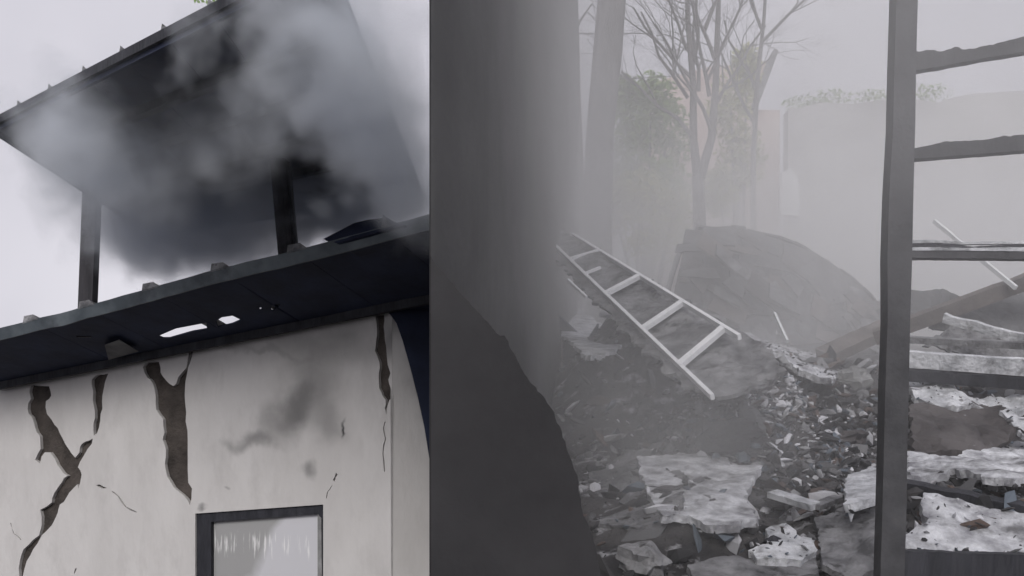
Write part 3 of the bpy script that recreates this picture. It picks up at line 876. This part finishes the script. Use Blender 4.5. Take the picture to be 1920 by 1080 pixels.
# end strip of white paint
ws_ = [(at(px, py, YF - .25).x - fbo.x, at(px, py, YF - .25).z - fbo.z) for px, py in [(1466, 322), (1482, 316), (1494, 330), (1500, 355), (1498, 405), (1464, 402)]]
slab(ws_, [], lambda u, v, t: Vector((u, -.25 + t, v)), .2, 'white_panel', M['white'], fb)
# gabled house behind the trees: its roof edge slants against the sky
YG = 24.0
gb = empty('gabled_house', (at(1400, 860, YG).x, YG, gz(5, YG) - .1))
tag(gb, 'pinkish house with a slanting roof edge half lost in smoke behind the bare trees', 'house')
gbo = gb.location.copy()
ou = [(at(px, py, YG).x - gbo.x, at(px, py, YG).z - gbo.z) for px, py in [(1200, 560), (1200, 160), (1330, 125), (1436, 118), (1408, 206), (1462, 206), (1462, 560)]]
slab(ou, [], lambda u, v, t: Vector((u, t, v)), .5, 'wall', M['farwarm'], gb)
rp = [(at(px, py, YG).x - gbo.x, at(px, py, YG).z - gbo.z) for px, py in [(1436, 118), (1446, 100), (1454, 104), (1414, 212), (1404, 210)]]
slab(rp, [], lambda u, v, t: Vector((u, -.3 + t, v)), .9, 'roof_edge', M['greysheet'], gb)
# weeds growing along the far wall top
for px, py, k in ((1510, 190, 0), (1560, 178, 1), (1640, 178, 2), (1742, 168, 3)):
    Y = YF + .15
    t_ = empty('wall_top_weed', at(px, py + 12, Y) - Vector((0, 0, .05)))
    tag(t_, ['low weed at the left end of the far wall top', 'taller thin weed on the far wall top, second from its left end', 'weed on the far wall top just left of the window post', 'weed on the far wall top just right of the window post'][k], 'weed', 'weeds on the far wall')
    leaf_cloud([(Vector((0, 0, .1)), (.5, .2, .22))], 220, .05, k).build('leaves', M['leaf'], t_)

# collapsed arched roof --------------------------------------------------------------
YM = 12.6
arch = empty('collapsed_roof', (at(1430, 640, YM).x, YM, gz(3, YM)))
tag(arch, 'collapsed arched sheet roof slumped behind the rubble heap', 'collapsed roof')
ao = arch.location.copy()
arc = [(1240, 640), (1262, 520), (1282, 455), (1310, 424), (1370, 422), (1430, 434), (1490, 452), (1550, 486), (1600, 520), (1640, 556), (1672, 600), (1690, 640)]
_a = []
for (x0, y0), (x1, y1) in zip(arc, arc[1:]):
    for k_ in range(2):
        t_ = k_ / 2
        _a.append((x0 + (x1 - x0) * t_, y0 + (y1 - y0) * t_ + 8 * noise.noise(Vector((x0 * .05 + k_, 2, 1)))))
arc = _a + [arc[-1]]
nst = len(arc) - 1
for i in range(nst):
    (x0, y0), (x1, y1) = arc[i], arc[i + 1]
    m = MB(); nn = 6
    for j in range(nn + 1):
        t_ = j / nn
        Y = YM + 2.6 * t_
        sag = .25 * math.sin(t_ * 3.14) + .05 * noise.noise(Vector((i, j * .7, 2)))
        jit = .03 * noise.noise(Vector((i * 1.7, j, 5)))
        for (x, y) in ((x0 + 1.0, y0), (x1 - 1.0, y1)):
            p = at(x, y, YM) + Vector((.3 * t_, 2.6 * t_, .35 * t_ - sag * .3 + jit)) - ao
            m.v += [p, p - Vector((0, 0, .025))]
    for j in range(nn):
        a_ = j * 4
        m.f += [(a_, a_ + 2, a_ + 6, a_ + 4), (a_ + 1, a_ + 5, a_ + 7, a_ + 3), (a_, a_ + 4, a_ + 5, a_ + 1), (a_ + 2, a_ + 3, a_ + 7, a_ + 6)]
    m.f += [(0, 1, 3, 2), (nn * 4, nn * 4 + 2, nn * 4 + 3, nn * 4 + 1)]
    m.build('roof_sheet', M['arch'], arch)
# front skirt of hanging sheets below the arch
for sk in ([(1268, 530), (1284, 464), (1300, 440), (1320, 426), (1326, 470), (1322, 640), (1248, 640)],
           [(1322, 424), (1370, 426), (1430, 438), (1470, 452), (1466, 560), (1452, 640), (1330, 640)],
           [(1471, 452), (1520, 470), (1560, 496), (1602, 526), (1640, 566), (1656, 640), (1600, 660), (1540, 665), (1470, 650), (1452, 600), (1468, 560)]):
    slab([(at(x, y, YM - .05).x - ao.x, at(x, y, YM - .05).z - ao.z) for x, y in sk], [], lambda u, v, t: Vector((u, -.05 + t + .05 * noise.noise(Vector((u * 2, v * 2, 0))), v)), .03, 'hanging_sheet', M['arch'], arch)
_r = random.Random(31)
for k_ in range(70):
    cxp = _r.uniform(1300, 1640); ytop = 430 + max(0, cxp - 1400) * .52
    cyp = _r.uniform(ytop + 12, 645); Yk = YM - .1 - _r.uniform(.02, .5)
    c_ = at(cxp, cyp, Yk) - ao; w_, h_ = _r.uniform(.08, .3), _r.uniform(.04, .16); a_ = _r.uniform(-.2, .9); tl_ = _r.uniform(-.5, .5)
    ux = Vector((math.cos(a_), -.3 * tl_, -math.sin(a_))).normalized(); uy = Vector((math.sin(a_), .6 + tl_, math.cos(a_))).normalized()
    q_ = [c_ + ux * w_ * sx_ * _r.uniform(.7, 1.2) + uy * h_ * sy_ * _r.uniform(.7, 1.2) for sx_, sy_ in ((-1, -1), (1, -1), (1, 1), (-1, 1))]
    th_ = ux.cross(uy).normalized() * .02
    mobj('hanging_sheet', q_ + [p + th_ for p in q_], [(0, 1, 2, 3), (7, 6, 5, 4)] + [(i, (i + 1) % 4, (i + 1) % 4 + 4, i + 4) for i in range(4)], _r.choice([M['arch'], M['greysheet'], M['brownboard'], M['brown']]), arch)
for (x0, y0, x1, y1, wd) in ((1325, 425, 1322, 600, .07), (1395, 440, 1370, 600, .05), (1450, 580, 1475, 640, .04)):
    plank(at(x0, y0, YM - .12) - ao, at(x1, y1, YM - .12) - ao, wd, wd, up=Vector((0, 1, 0)), n=3, rough=.01, seed=x0).build('prop', M['greysheet'], arch)

# debris ------------------------------------------------------------------------------
def ground_hit(px, py, lift=0.0):
    d = ray(px, py); Y = 3.6; st = .02
    while Y < 20:
        p = EYE + d * Y
        if p.z < gz(p.x, p.y, False) + lift: return p
        Y += st
    return EYE + d * 12

def debris_sheet(name, label, cat, px_pts, mt, seed, lift=.03, thick=.025, bump=.03, res=.05, group=None, tilt=0.0):
    P = [ground_hit(px, py, lift) for px, py in px_pts]
    c = sum(P, Vector()) / len(P)
    # best fitting plane z = a x + b y + c
    import numpy as np
    A_ = np.array([[p.x - c.x, p.y - c.y, 1] for p in P]); z_ = np.array([p.z - c.z for p in P])
    sol = np.linalg.lstsq(A_, z_, rcond=None)[0]
    nrm = Vector((-sol[0], -sol[1] - tilt, 1)).normalized()
    Q = [hit(px, py, c, nrm) - c for px, py in px_pts]
    def fr(u, v, h): return Vector((u, v, -(nrm.x * u + nrm.y * v) / nrm.z)) + nrm * h
    V, F = sheet([(q.x, q.y) for q in Q], fr, seed, thick, res, bump)
    me_o = mobj(name, V, F, mt)
    me_o.location = c
    md = me_o.modifiers.new('thick', 'SOLIDIFY'); md.thickness = thick; md.offset = -1
    tag(me_o, label, cat, group)
    SHEETPTS.append([c + Vector(v) for v in V])
    return me_o

SHEETPTS = []
G = 'burnt sheets on the rubble'
# slumped sheet that carries the ladder
_n = pn_ if pn_.z > 0 else -pn_
_c = (lc + rc) / 2 - _n * .07
_ex = (rc - lc).normalized(); _ey = _n.cross(_ex).normalized()
_q = []
for px, py in [(1052, 436), (1120, 470), (1250, 546), (1384, 626), (1450, 660), (1470, 700), (1400, 742), (1345, 752), (1290, 730), (1200, 650), (1120, 575), (1060, 510), (1030, 462)]:
    p = hit(px, py, _c, _n) - _c; _q.append((p.dot(_ex), p.dot(_ey)))
def _fr(u, v, h): return _ex * u + _ey * v + _n * h
V, F = sheet(_q, _fr, 51, .02, .08, .05)
o = mobj('burnt_sheet', V, F, M['greysheet']); o.location = _c
md = o.modifiers.new('thick', 'SOLIDIFY'); md.thickness = .02; md.offset = -1
tag(o, 'slumped dull grey sheet under the ladder', 'sheet', G)
debris_sheet('ash_slab', 'white ash crusted board nearest the window sill, right of the post', 'board', [(1685, 1036), (1760, 1036), (1850, 1036), (1960, 1042), (1970, 968), (1900, 956), (1830, 944), (1780, 930), (1735, 922), (1722, 945), (1745, 975), (1700, 1005)], M['ash'], 1, .12, .05, .03, .03, G)
debris_sheet('ash_slab', 'pale ash covered slab with black holes left of the window post', 'board', [(1195, 870), (1260, 862), (1330, 868), (1380, 872), (1432, 880), (1410, 915), (1395, 945), (1420, 985), (1380, 1000), (1330, 998), (1290, 980), (1240, 985), (1215, 940)], M['ash'], 2, .06, .04, .03, .035, G)
debris_sheet('burnt_sheet', 'dim grey sheet below the ladder, beside the broken wall stub', 'sheet', [(1110, 880), (1180, 846), (1240, 850), (1290, 900), (1280, 965), (1200, 985), (1110, 985), (1085, 930)], M['greysheet'], 3, .03, .03, .04, .05, G)
debris_sheet('burnt_sheet', 'pale smoky sheet under the ladder rungs on the left', 'sheet', [(1030, 570), (1080, 580), (1120, 610), (1165, 640), (1180, 650), (1110, 680), (1060, 640), (1030, 610)], M['ashsolid'], 4, .06, .03, .03, .06, G)
debris_sheet('burnt_sheet', 'curled grey sheet at the bottom edge beside the window post', 'sheet', [(1530, 985), (1590, 960), (1650, 940), (1652, 1078), (1600, 1090), (1545, 1075)], M['greysheet'], 5, .05, .03, .05, .04, G)
debris_sheet('burnt_sheet', 'pale stepped slab at the bottom, left of the curled grey sheet', 'sheet', [(1440, 985), (1475, 975), (1500, 1000), (1530, 1005), (1528, 1035), (1500, 1052), (1420, 1050), (1400, 1030), (1440, 1020)], M['ashsolid'], 6, .1, .04, .02, .03, G)
debris_sheet('burnt_sheet', 'low pale sheet along the very bottom of the rubble', 'sheet', [(1290, 1072), (1360, 1058), (1450, 1062), (1530, 1050), (1530, 1085), (1400, 1100), (1300, 1100)], M['greysheet'], 7, .05, .03, .02, .03, G)
debris_sheet('burnt_sheet', 'scorched brown panel right of the post in the middle of the rubble', 'sheet', [(1705, 770), (1760, 765), (1820, 757), (1880, 770), (1910, 820), (1850, 860), (1790, 870), (1710, 860)], M['brown'], 8, .10, .05, .08, .05, G)
debris_sheet('burnt_sheet', 'pale crust lying along the top of the scorched brown panel', 'sheet', [(1705, 712), (1770, 710), (1795, 735), (1850, 742), (1900, 738), (1960, 755), (1900, 768), (1830, 760), (1790, 768), (1755, 765), (1715, 745)], M['ashsolid'], 9, .14, .04, .05, .035, G)
debris_sheet('burnt_sheet', 'ragged pale crust below the scorched brown panel', 'sheet', [(1700, 868), (1780, 875), (1830, 850), (1900, 838), (1970, 846), (1965, 910), (1900, 920), (1850, 915), (1790, 900), (1705, 905)], M['ash'], 10, .12, .04, .05, .03, G)
debris_sheet('burnt_sheet', 'pale crumpled crust along the crest right of the ladder foot', 'sheet', [(1384, 618), (1420, 625), (1470, 650), (1530, 668), (1580, 690), (1560, 710), (1500, 690), (1450, 672), (1400, 640)], M['ash'], 11, .04, .04, .06, .04, G)
debris_sheet('burnt_sheet', 'grey slab fragment leaning beside the window post above the curled sheet', 'sheet', [(1592, 905), (1640, 885), (1655, 900), (1650, 945), (1590, 965), (1585, 940)], M['ashsolid'], 12, .12, .04, .02, .03, G)
debris_sheet('burnt_sheet', 'pale strip of crust beside the brown panel at the right edge', 'sheet', [(1875, 770), (1890, 765), (1930, 800), (1960, 815), (1955, 830), (1915, 812)], M['ashsolid'], 13, .2, .03, .02, .025, G)

def beam(name, label, cat, p0, p1, wd, th, mt, seed=0, rough=.006, up=Vector((0, -.4, 1)), n=14, taper=1.0, group='burnt beams and boards'):
    c = (Vector(p0) + Vector(p1)) / 2
    o = plank(Vector(p0) - c, Vector(p1) - c, wd, th, up=up, n=n, rough=rough, seed=seed, taper=taper).build(name, mt)
    o.location = c
    return tag(o, label, cat, group)
beam('plank', 'long pale plank lying level right of the post below the crossed beams', 'plank', at(1690, 672, 7.2), at(2000, 694, 7.0), .05, .11, M['ashsolid'], 1, .012)
beam('beam', 'dark beam directly under the long pale plank', 'beam', at(1690, 700, 7.22), at(2000, 722, 7.05), .1, .08, M['char'], 2, .01)
beam('plank', 'thin grey board just above the long pale plank', 'plank', at(1695, 636, 7.9), at(2000, 652, 7.9), .05, .05, M['greysheet'], 3, .008)
beam('beam', 'dark slanting beam rising to the right behind the window frame', 'beam', at(1640, 632, 9.2), at(2000, 500, 8.6), .12, .12, M['brownboard'], 4, .01)
beam('plank', 'thin white stick slanting down to the right across the slanting beam', 'plank', at(1752, 415, 9.3), at(1905, 540, 8.6), .025, .035, M['white'], 5, .004)
beam('plank', 'greyish board slanting down to the right below the dark slanting beam', 'plank', at(1770, 596, 8.3), at(1990, 655, 7.8), .05, .07, M['ashsolid'], 6, .02)
beam('beam', 'black beam between the pale crust and the ash crusted board near the sill', 'beam', at(1690, 910, 5.25), at(2000, 972, 4.9), .06, .055, M['char'], 7, .012)
beam('plank', 'bent pale board end left of the window post above the stepped slab', 'plank', at(1448, 925, 5.3), at(1530, 950, 5.05), .07, .03, M['ashsolid'], 8, .006)
beam('plank', 'short pinkish board joining the bent board end', 'plank', at(1528, 950, 5.05), at(1570, 934, 5.3), .05, .025, M['greysheet'], 9, .004)
beam('beam', 'dark brown board leaning behind the post at the crest', 'beam', at(1545, 668, 10.4), at(1668, 612, 10.6), .25, .1, M['brownboard'], 10, .02)
beam('plank', 'small white stick beside the ladder top', 'plank', at(1065, 525, 7.6), at(1100, 558, 7.3), .015, .02, M['ladder'], 11, .002)
beam('plank', 'thin stick standing in the crest behind the ash crust', 'plank', at(1452, 588, 9.2), at(1476, 640, 8.9), .02, .03, M['white'], 12, .002)
# arched sheets behind the frame on the right
debris_k = [('pale rimmed curved sheet right of the post below the crossbars', [(1705, 548), (1735, 540), (1770, 548), (1800, 566), (1820, 580), (1760, 600), (1705, 610)], M['arch'], 9.8),
            ('broad dark sheet under the slanting beam at the right edge', [(1740, 610), (1850, 570), (1960, 530), (1980, 640), (1880, 640), (1800, 632)], M['arch'], 9.0),
            ('dark sheet low between the two slanting boards at the right edge', [(1800, 600), (1900, 630), (1980, 640), (1980, 690), (1830, 664), (1730, 650)], M['greysheet'], 8.4)]
for i, (lab, pxs, mt, Y) in enumerate(debris_k):
    c = at(sum(p[0] for p in pxs) / len(pxs), sum(p[1] for p in pxs) / len(pxs), Y)
    nr = Vector((-.1, -1, .7)).normalized()
    Q = [hit(px, py, c, nr) - c for px, py in pxs]
    def fr(u, v, h, nr=nr): return Vector((u, -(nr.x * u + nr.z * v) / nr.y, v)) + nr * h
    V, F = sheet([(q.x, q.z) for q in Q], fr, i + 30, .02, .05, .06)
    o = mobj('bent_sheet', V, F, mt); o.location = c
    md = o.modifiers.new('thick', 'SOLIDIFY'); md.thickness = .02
    tag(o, lab, 'sheet', 'bent sheets behind the window frame')

# single blocks that stand out
blocks = [('pale stone lying at the foot of the broken wall stub', 1100, 1062, .10, M['ashsolid']), ('dull grey lump at the bottom edge right of the pale stone', 1205, 1060, .22, M['greysheet']),
          ('dark block left of the bent pale board end', 1465, 945, .16, M['stub']), ('large black lump above the pale slab with holes', 1370, 830, .34, M['stub']),
          ('brownish lump in the heap left of the post', 1590, 830, .2, M['brown']), ('grey block on the heap below the ladder foot', 1330, 705, .3, M['greysheet']),
          ('dark block on the crest close to the window post', 1600, 720, .3, M['concrete']), ('black lump under the pale stepped slab', 1450, 1030, .16, M['char']),
          ('dark rounded lump right of the post above the black beam', 1810, 905, .15, M['stub']), ('black lump at the right edge above the black beam', 1880, 915, .14, M['stub'])]
for i, (lab, px, py, s, mt) in enumerate(blocks):
    p = ground_hit(px, py, .04)
    vs, fs = chunk((s, s * rnd.uniform(.7, 1.1), s * rnd.uniform(.45, .75)), i + 3, 3, .5)
    o = mobj('rubble_block', vs, fs, mt, loc=p + Vector((0, 0, s * .1)), rot=(rnd.uniform(-.3, .3), rnd.uniform(-.3, .3), rnd.uniform(0, 6)))
    tag(o, lab, 'rubble', 'rubble blocks')

# uncountable small rubble: real chips and lumps, each with the colour of what it broke off
rr = random.Random(77)
protos = [chunk((1, .8, .5), s, 1, .6) for s in range(10)]
V, F, COL = [], [], []
pal = [((.02, .02, .022), 5), ((.05, .048, .05), 4), ((.10, .10, .105), 3), ((.24, .24, .25), 2), ((.55, .55, .58), 2.2), ((.09, .065, .055), 1.5), ((.10, .12, .145), 1.5)]
pw = [p[1] for p in pal]
SPOT = [None]
def scatter(n, fx, smin, smax, power=2.5):
    for _ in range(n):
        x, y = fx()
        if x < wall_right(y) + .05: continue
        s = smin + (smax - smin) * rr.random() ** power
        vs, fs = rr.choice(protos)
        rot = Matrix.Rotation(rr.uniform(0, 6.28), 3, 'Z') @ Matrix.Rotation(rr.gauss(0, .6), 3, 'X') @ Matrix.Rotation(rr.gauss(0, .6), 3, 'Y')
        st_ = Vector((rr.uniform(.6, 2.2), rr.uniform(.6, 1.2), rr.uniform(.4, 1.0))) * s
        c = Vector((x, y, (gz(x, y) if SPOT[0] is None else SPOT[0]) + s * .12)); b_ = len(V)
        cc = rr.choices([p[0] for p in pal], pw)[0]
        k = rr.uniform(.7, 1.3); cc = (cc[0] * k, cc[1] * k, cc[2] * k, 1)
        for v in vs: V.append(c + rot @ Vector((v.x * st_.x, v.y * st_.y, v.z * st_.z)))
        for f in fs: F.append(tuple(i + b_ for i in f)); COL.append(cc)
scatter(2600, lambda: (rr.uniform(.2, 4.2), rr.uniform(4.2, 10.5)), .015, .16)
scatter(2200, lambda: (rr.gauss(1.75, .45), rr.gauss(6.2, .8)), .012, .10)
pw = [1.5, 1.5, 2, 3, 5, .3, 3]
scatter(3000, lambda: (rr.gauss(1.66, .28), rr.gauss(6.6, .34)), .008, .06)
scatter(500, lambda: (rr.gauss(2.2, .4), rr.gauss(7.6, .4)), .012, .08)
pw = [p[1] for p in pal]
scatter(1400, lambda: (rr.uniform(1.5, 3.4), rr.uniform(4.6, 7.5)), .012, .09)
for L in SHEETPTS:
    for k_ in range(int(len(L) * .35)):
        p = rr.choice(L)
        SPOT[0] = p.z
        scatter(1, lambda: (p.x + rr.gauss(0, .02), p.y + rr.gauss(0, .02)), .006, .04, 3)
SPOT[0] = None
me = bpy.data.meshes.new('rubble'); me.from_pydata([tuple(v) for v in V], [], F); me.update()
at_ = me.color_attributes.new('piece', 'FLOAT_COLOR', 'CORNER')
flat = []
for p, c in zip(me.polygons, COL): flat += list(c) * p.loop_total
at_.data.foreach_set('color', flat)
rm = bpy.data.materials.new('mixed rubble'); rm.use_nodes = True
n = rm.node_tree.nodes; l = rm.node_tree.links
vc = n.new('ShaderNodeVertexColor'); vc.layer_name = 'piece'
l.new(vc.outputs[0], n['Principled BSDF'].inputs['Base Color']); n['Principled BSDF'].inputs['Roughness'].default_value = .9
me.materials.append(rm)
o = bpy.data.objects.new('rubble', me); col.objects.link(o)
tag(o, 'small burnt chips and ash strewn over the slope', 'rubble', kind='stuff')

# ================================================================== smoke
def smoke_mat(name, color, aniso=0.0):
    m = bpy.data.materials.new(name); m.use_nodes = True
    n = m.node_tree.nodes; n.clear()
    out = n.new('ShaderNodeOutputMaterial'); pv = n.new('ShaderNodeVolumePrincipled')
    pv.inputs['Color'].default_value = (*color, 1); pv.inputs['Anisotropy'].default_value = aniso
    m.node_tree.links.new(pv.outputs[0], out.inputs['Volume'])
    return m, n, m.node_tree.links, pv

# smoke drifting over the burnt yard, thin near the ground and thicker above
sm_, n, l, pv = smoke_mat('drifting smoke', (.998, .998, .999), .0)
t = n.new('ShaderNodeTexCoord')
sx = n.new('ShaderNodeSeparateXYZ'); l.new(t.outputs['Object'], sx.inputs[0])
nz = n.new('ShaderNodeTexNoise'); nz.inputs['Scale'].default_value = .55; nz.inputs['Detail'].default_value = 3; l.new(t.outputs['Object'], nz.inputs['Vector'])
na = n.new('ShaderNodeMath'); na.operation = 'MULTIPLY_ADD'; na.inputs[1].default_value = 3.8; l.new(nz.outputs['Fac'], na.inputs[0]); l.new(sx.outputs['Z'], na.inputs[2])
def mrange(src, a, b, c, d):
    q = n.new('ShaderNodeMapRange'); q.interpolation_type = 'SMOOTHSTEP'
    for nm_, v_ in (('From Min', a), ('From Max', b), ('To Min', c), ('To Max', d)): q.inputs[nm_].default_value = v_
    l.new(src, q.inputs['Value']); return q.outputs[0]
def mth(op, a, b):
    q = n.new('ShaderNodeMath'); q.operation = op
    for i_, v_ in enumerate((a, b)):
        if isinstance(v_, (int, float)): q.inputs[i_].default_value = v_
        else: l.new(v_, q.inputs[i_])
    return q.outputs[0]
layer = mrange(na.outputs[0], 3.3, 5.5, .009, .12)
fade = mrange(sx.outputs['Z'], 3.6, 7.5, 1.0, .03)
# plume hugging the sooty wall
wd = mth('SUBTRACT', sx.outputs['X'], mth('MULTIPLY_ADD', sx.outputs['Y'], .0946)) if False else mth('SUBTRACT', mth('ADD', sx.outputs['X'], .456), mth('MULTIPLY', sx.outputs['Y'], .0946))
hug = mth('MULTIPLY', mth('MULTIPLY', mrange(wd, 0.0, .8, .17, 0.0), mrange(sx.outputs['Z'], 1.6, 4.0, .16, 1.0)), mrange(sx.outputs['Y'], 1.2, 7.0, .10, 1.0))
layer = mth('MULTIPLY', layer, mrange(sx.outputs['Y'], 6.0, 14.5, .42, 2.6))
n2 = n.new('ShaderNodeTexNoise'); n2.inputs['Scale'].default_value = .8; n2.inputs['Detail'].default_value = 4; n2.inputs['Distortion'].default_value = .8; l.new(t.outputs['Object'], n2.inputs['Vector'])
layer = mth('MULTIPLY', layer, mrange(n2.outputs['Fac'], .36, .64, .25, 1.75))
dens = mth('MULTIPLY', mth('ADD', layer, hug), fade)
for (px, py, Y, r_, k_) in [(1330, 780, 4.9, .7, .48), (1470, 800, 4.6, .55, .3), (1480, 560, 10.6, 1.5, .25), (1330, 880, 4.0, .45, .28), (1560, 650, 7.5, .8, .16), (1200, 720, 5.6, .8, .30), (1150, 830, 4.6, .6, .22), (1470, 700, 6.0, .5, .2), (1700, 60, 2.7, 1.0, .32)]:
    ds = n.new('ShaderNodeVectorMath'); ds.operation = 'DISTANCE'; ds.inputs[1].default_value = at(px, py, Y); l.new(t.outputs['Object'], ds.inputs[0])
    dens = mth('ADD', dens, mrange(ds.outputs['Value'], r_, 0.0, 0.0, k_))
l.new(dens, pv.inputs['Density'])
sm_.cycles.volume_step_rate = 3.0
poly = [(-.075, 1.0), (1.6, 1.0), (16, 30), (2.34, 30), (-.229, 3.0)]
vs = [(x, y, -.3) for x, y in poly] + [(x, y, 8.0) for x, y in poly]
k = len(poly)
fs = [tuple(range(k))[::-1], tuple(range(k, 2 * k))] + [(i, (i + 1) % k, (i + 1) % k + k, i + k) for i in range(k)]
o = mobj('smoke', vs, fs, sm_)
tag(o, 'grey smoke drifting over the burnt yard behind the window frame', 'smoke', kind='stuff')

# smoke billowing under the canopy
sm2, n, l, pv = smoke_mat('billowing smoke', (.90, .935, .985), .0)
t = n.new('ShaderNodeTexCoord')
wn = n.new('ShaderNodeTexNoise'); wn.inputs['Scale'].default_value = 1.9; wn.inputs['Detail'].default_value = 3; wn.inputs['Roughness'].default_value = .6
l.new(t.outputs['Object'], wn.inputs['Vector'])
ws = n.new('ShaderNodeVectorMath'); ws.operation = 'SUBTRACT'; ws.inputs[1].default_value = (.5, .5, .5); l.new(wn.outputs['Color'], ws.inputs[0])
wv = n.new('ShaderNodeVectorMath'); wv.operation = 'MULTIPLY_ADD'; wv.inputs[1].default_value = (1.0, 1.0, 1.0)
l.new(ws.outputs[0], wv.inputs[0]); l.new(t.outputs['Object'], wv.inputs[2])
puffs = [(120, 235, 7.0, .40, 4.2), (135, 315, 7.9, .36, 2.6), (200, 310, 7.6, .48, 3.6), (300, 330, 7.8, .40, 3.4), (400, 290, 7.3, .38, 3.0), (480, 200, 6.5, .32, 2.4), (375, 85, 5.8, .2, 3.2),
         (550, 90, 5.5, .30, 3.4), (600, 30, 5.2, .30, 4.0), (630, 120, 5.6, .36, 7.0), (662, 220, 6.2, .38, 7.0), (700, 310, 6.9, .36, 6.0),
         (230, 400, 8.9, .45, 2.8), (330, 430, 9.2, .5, 3.6), (430, 425, 9.4, .5, 3.6), (530, 390, 9.0, .45, 3.0), (620, 385, 9.2, .48, 5.0), (710, 365, 9.2, .45, 4.0), (780, 380, 9.6, .4, 2.0), (590, 250, 7.0, .32, 1.6), (400, 480, 10.6, .4, 2.0), (250, 445, 10.4, .42, 3.4), (340, 455, 10.4, .40, 3.8), (450, 440, 10.2, .40, 3.4), (550, 420, 9.8, .4, 3.4), (650, 400, 9.6, .4, 4.0), (300, 190, 6.6, .6, .1), (700, 130, 5.4, .36, 2.0), (745, 240, 6.0, .36, 2.0), (780, 340, 6.6, .36, 2.0)]
acc = None
for (px, py, Y, r_, k_) in puffs:
    c = at(px, py, Y)
    ds = n.new('ShaderNodeVectorMath'); ds.operation = 'DISTANCE'; ds.inputs[1].default_value = c; l.new(wv.outputs[0], ds.inputs[0])
    mr = n.new('ShaderNodeMapRange'); mr.interpolation_type = 'SMOOTHSTEP'
    mr.inputs['From Min'].default_value = r_ * 1.15; mr.inputs['From Max'].default_value = r_ * .1
    mr.inputs['To Min'].default_value = 0; mr.inputs['To Max'].default_value = k_ * 1.5
    l.new(ds.outputs['Value'], mr.inputs['Value'])
    if acc is None: acc = mr.outputs[0]
    else:
        ad = n.new('ShaderNodeMath'); ad.operation = 'ADD'; l.new(acc, ad.inputs[0]); l.new(mr.outputs[0], ad.inputs[1]); acc = ad.outputs[0]
l.new(acc, pv.inputs['Density'])
sm2.cycles.volume_step_rate = 1.5
m = MB(); m.box((-2.4, 8.2, 3.75), (4.4, 7.0, 2.2))
o = m.build('smoke', sm2)
tag(o, 'dark grey smoke billowing out from under the raised canopy roof', 'smoke', kind='stuff')
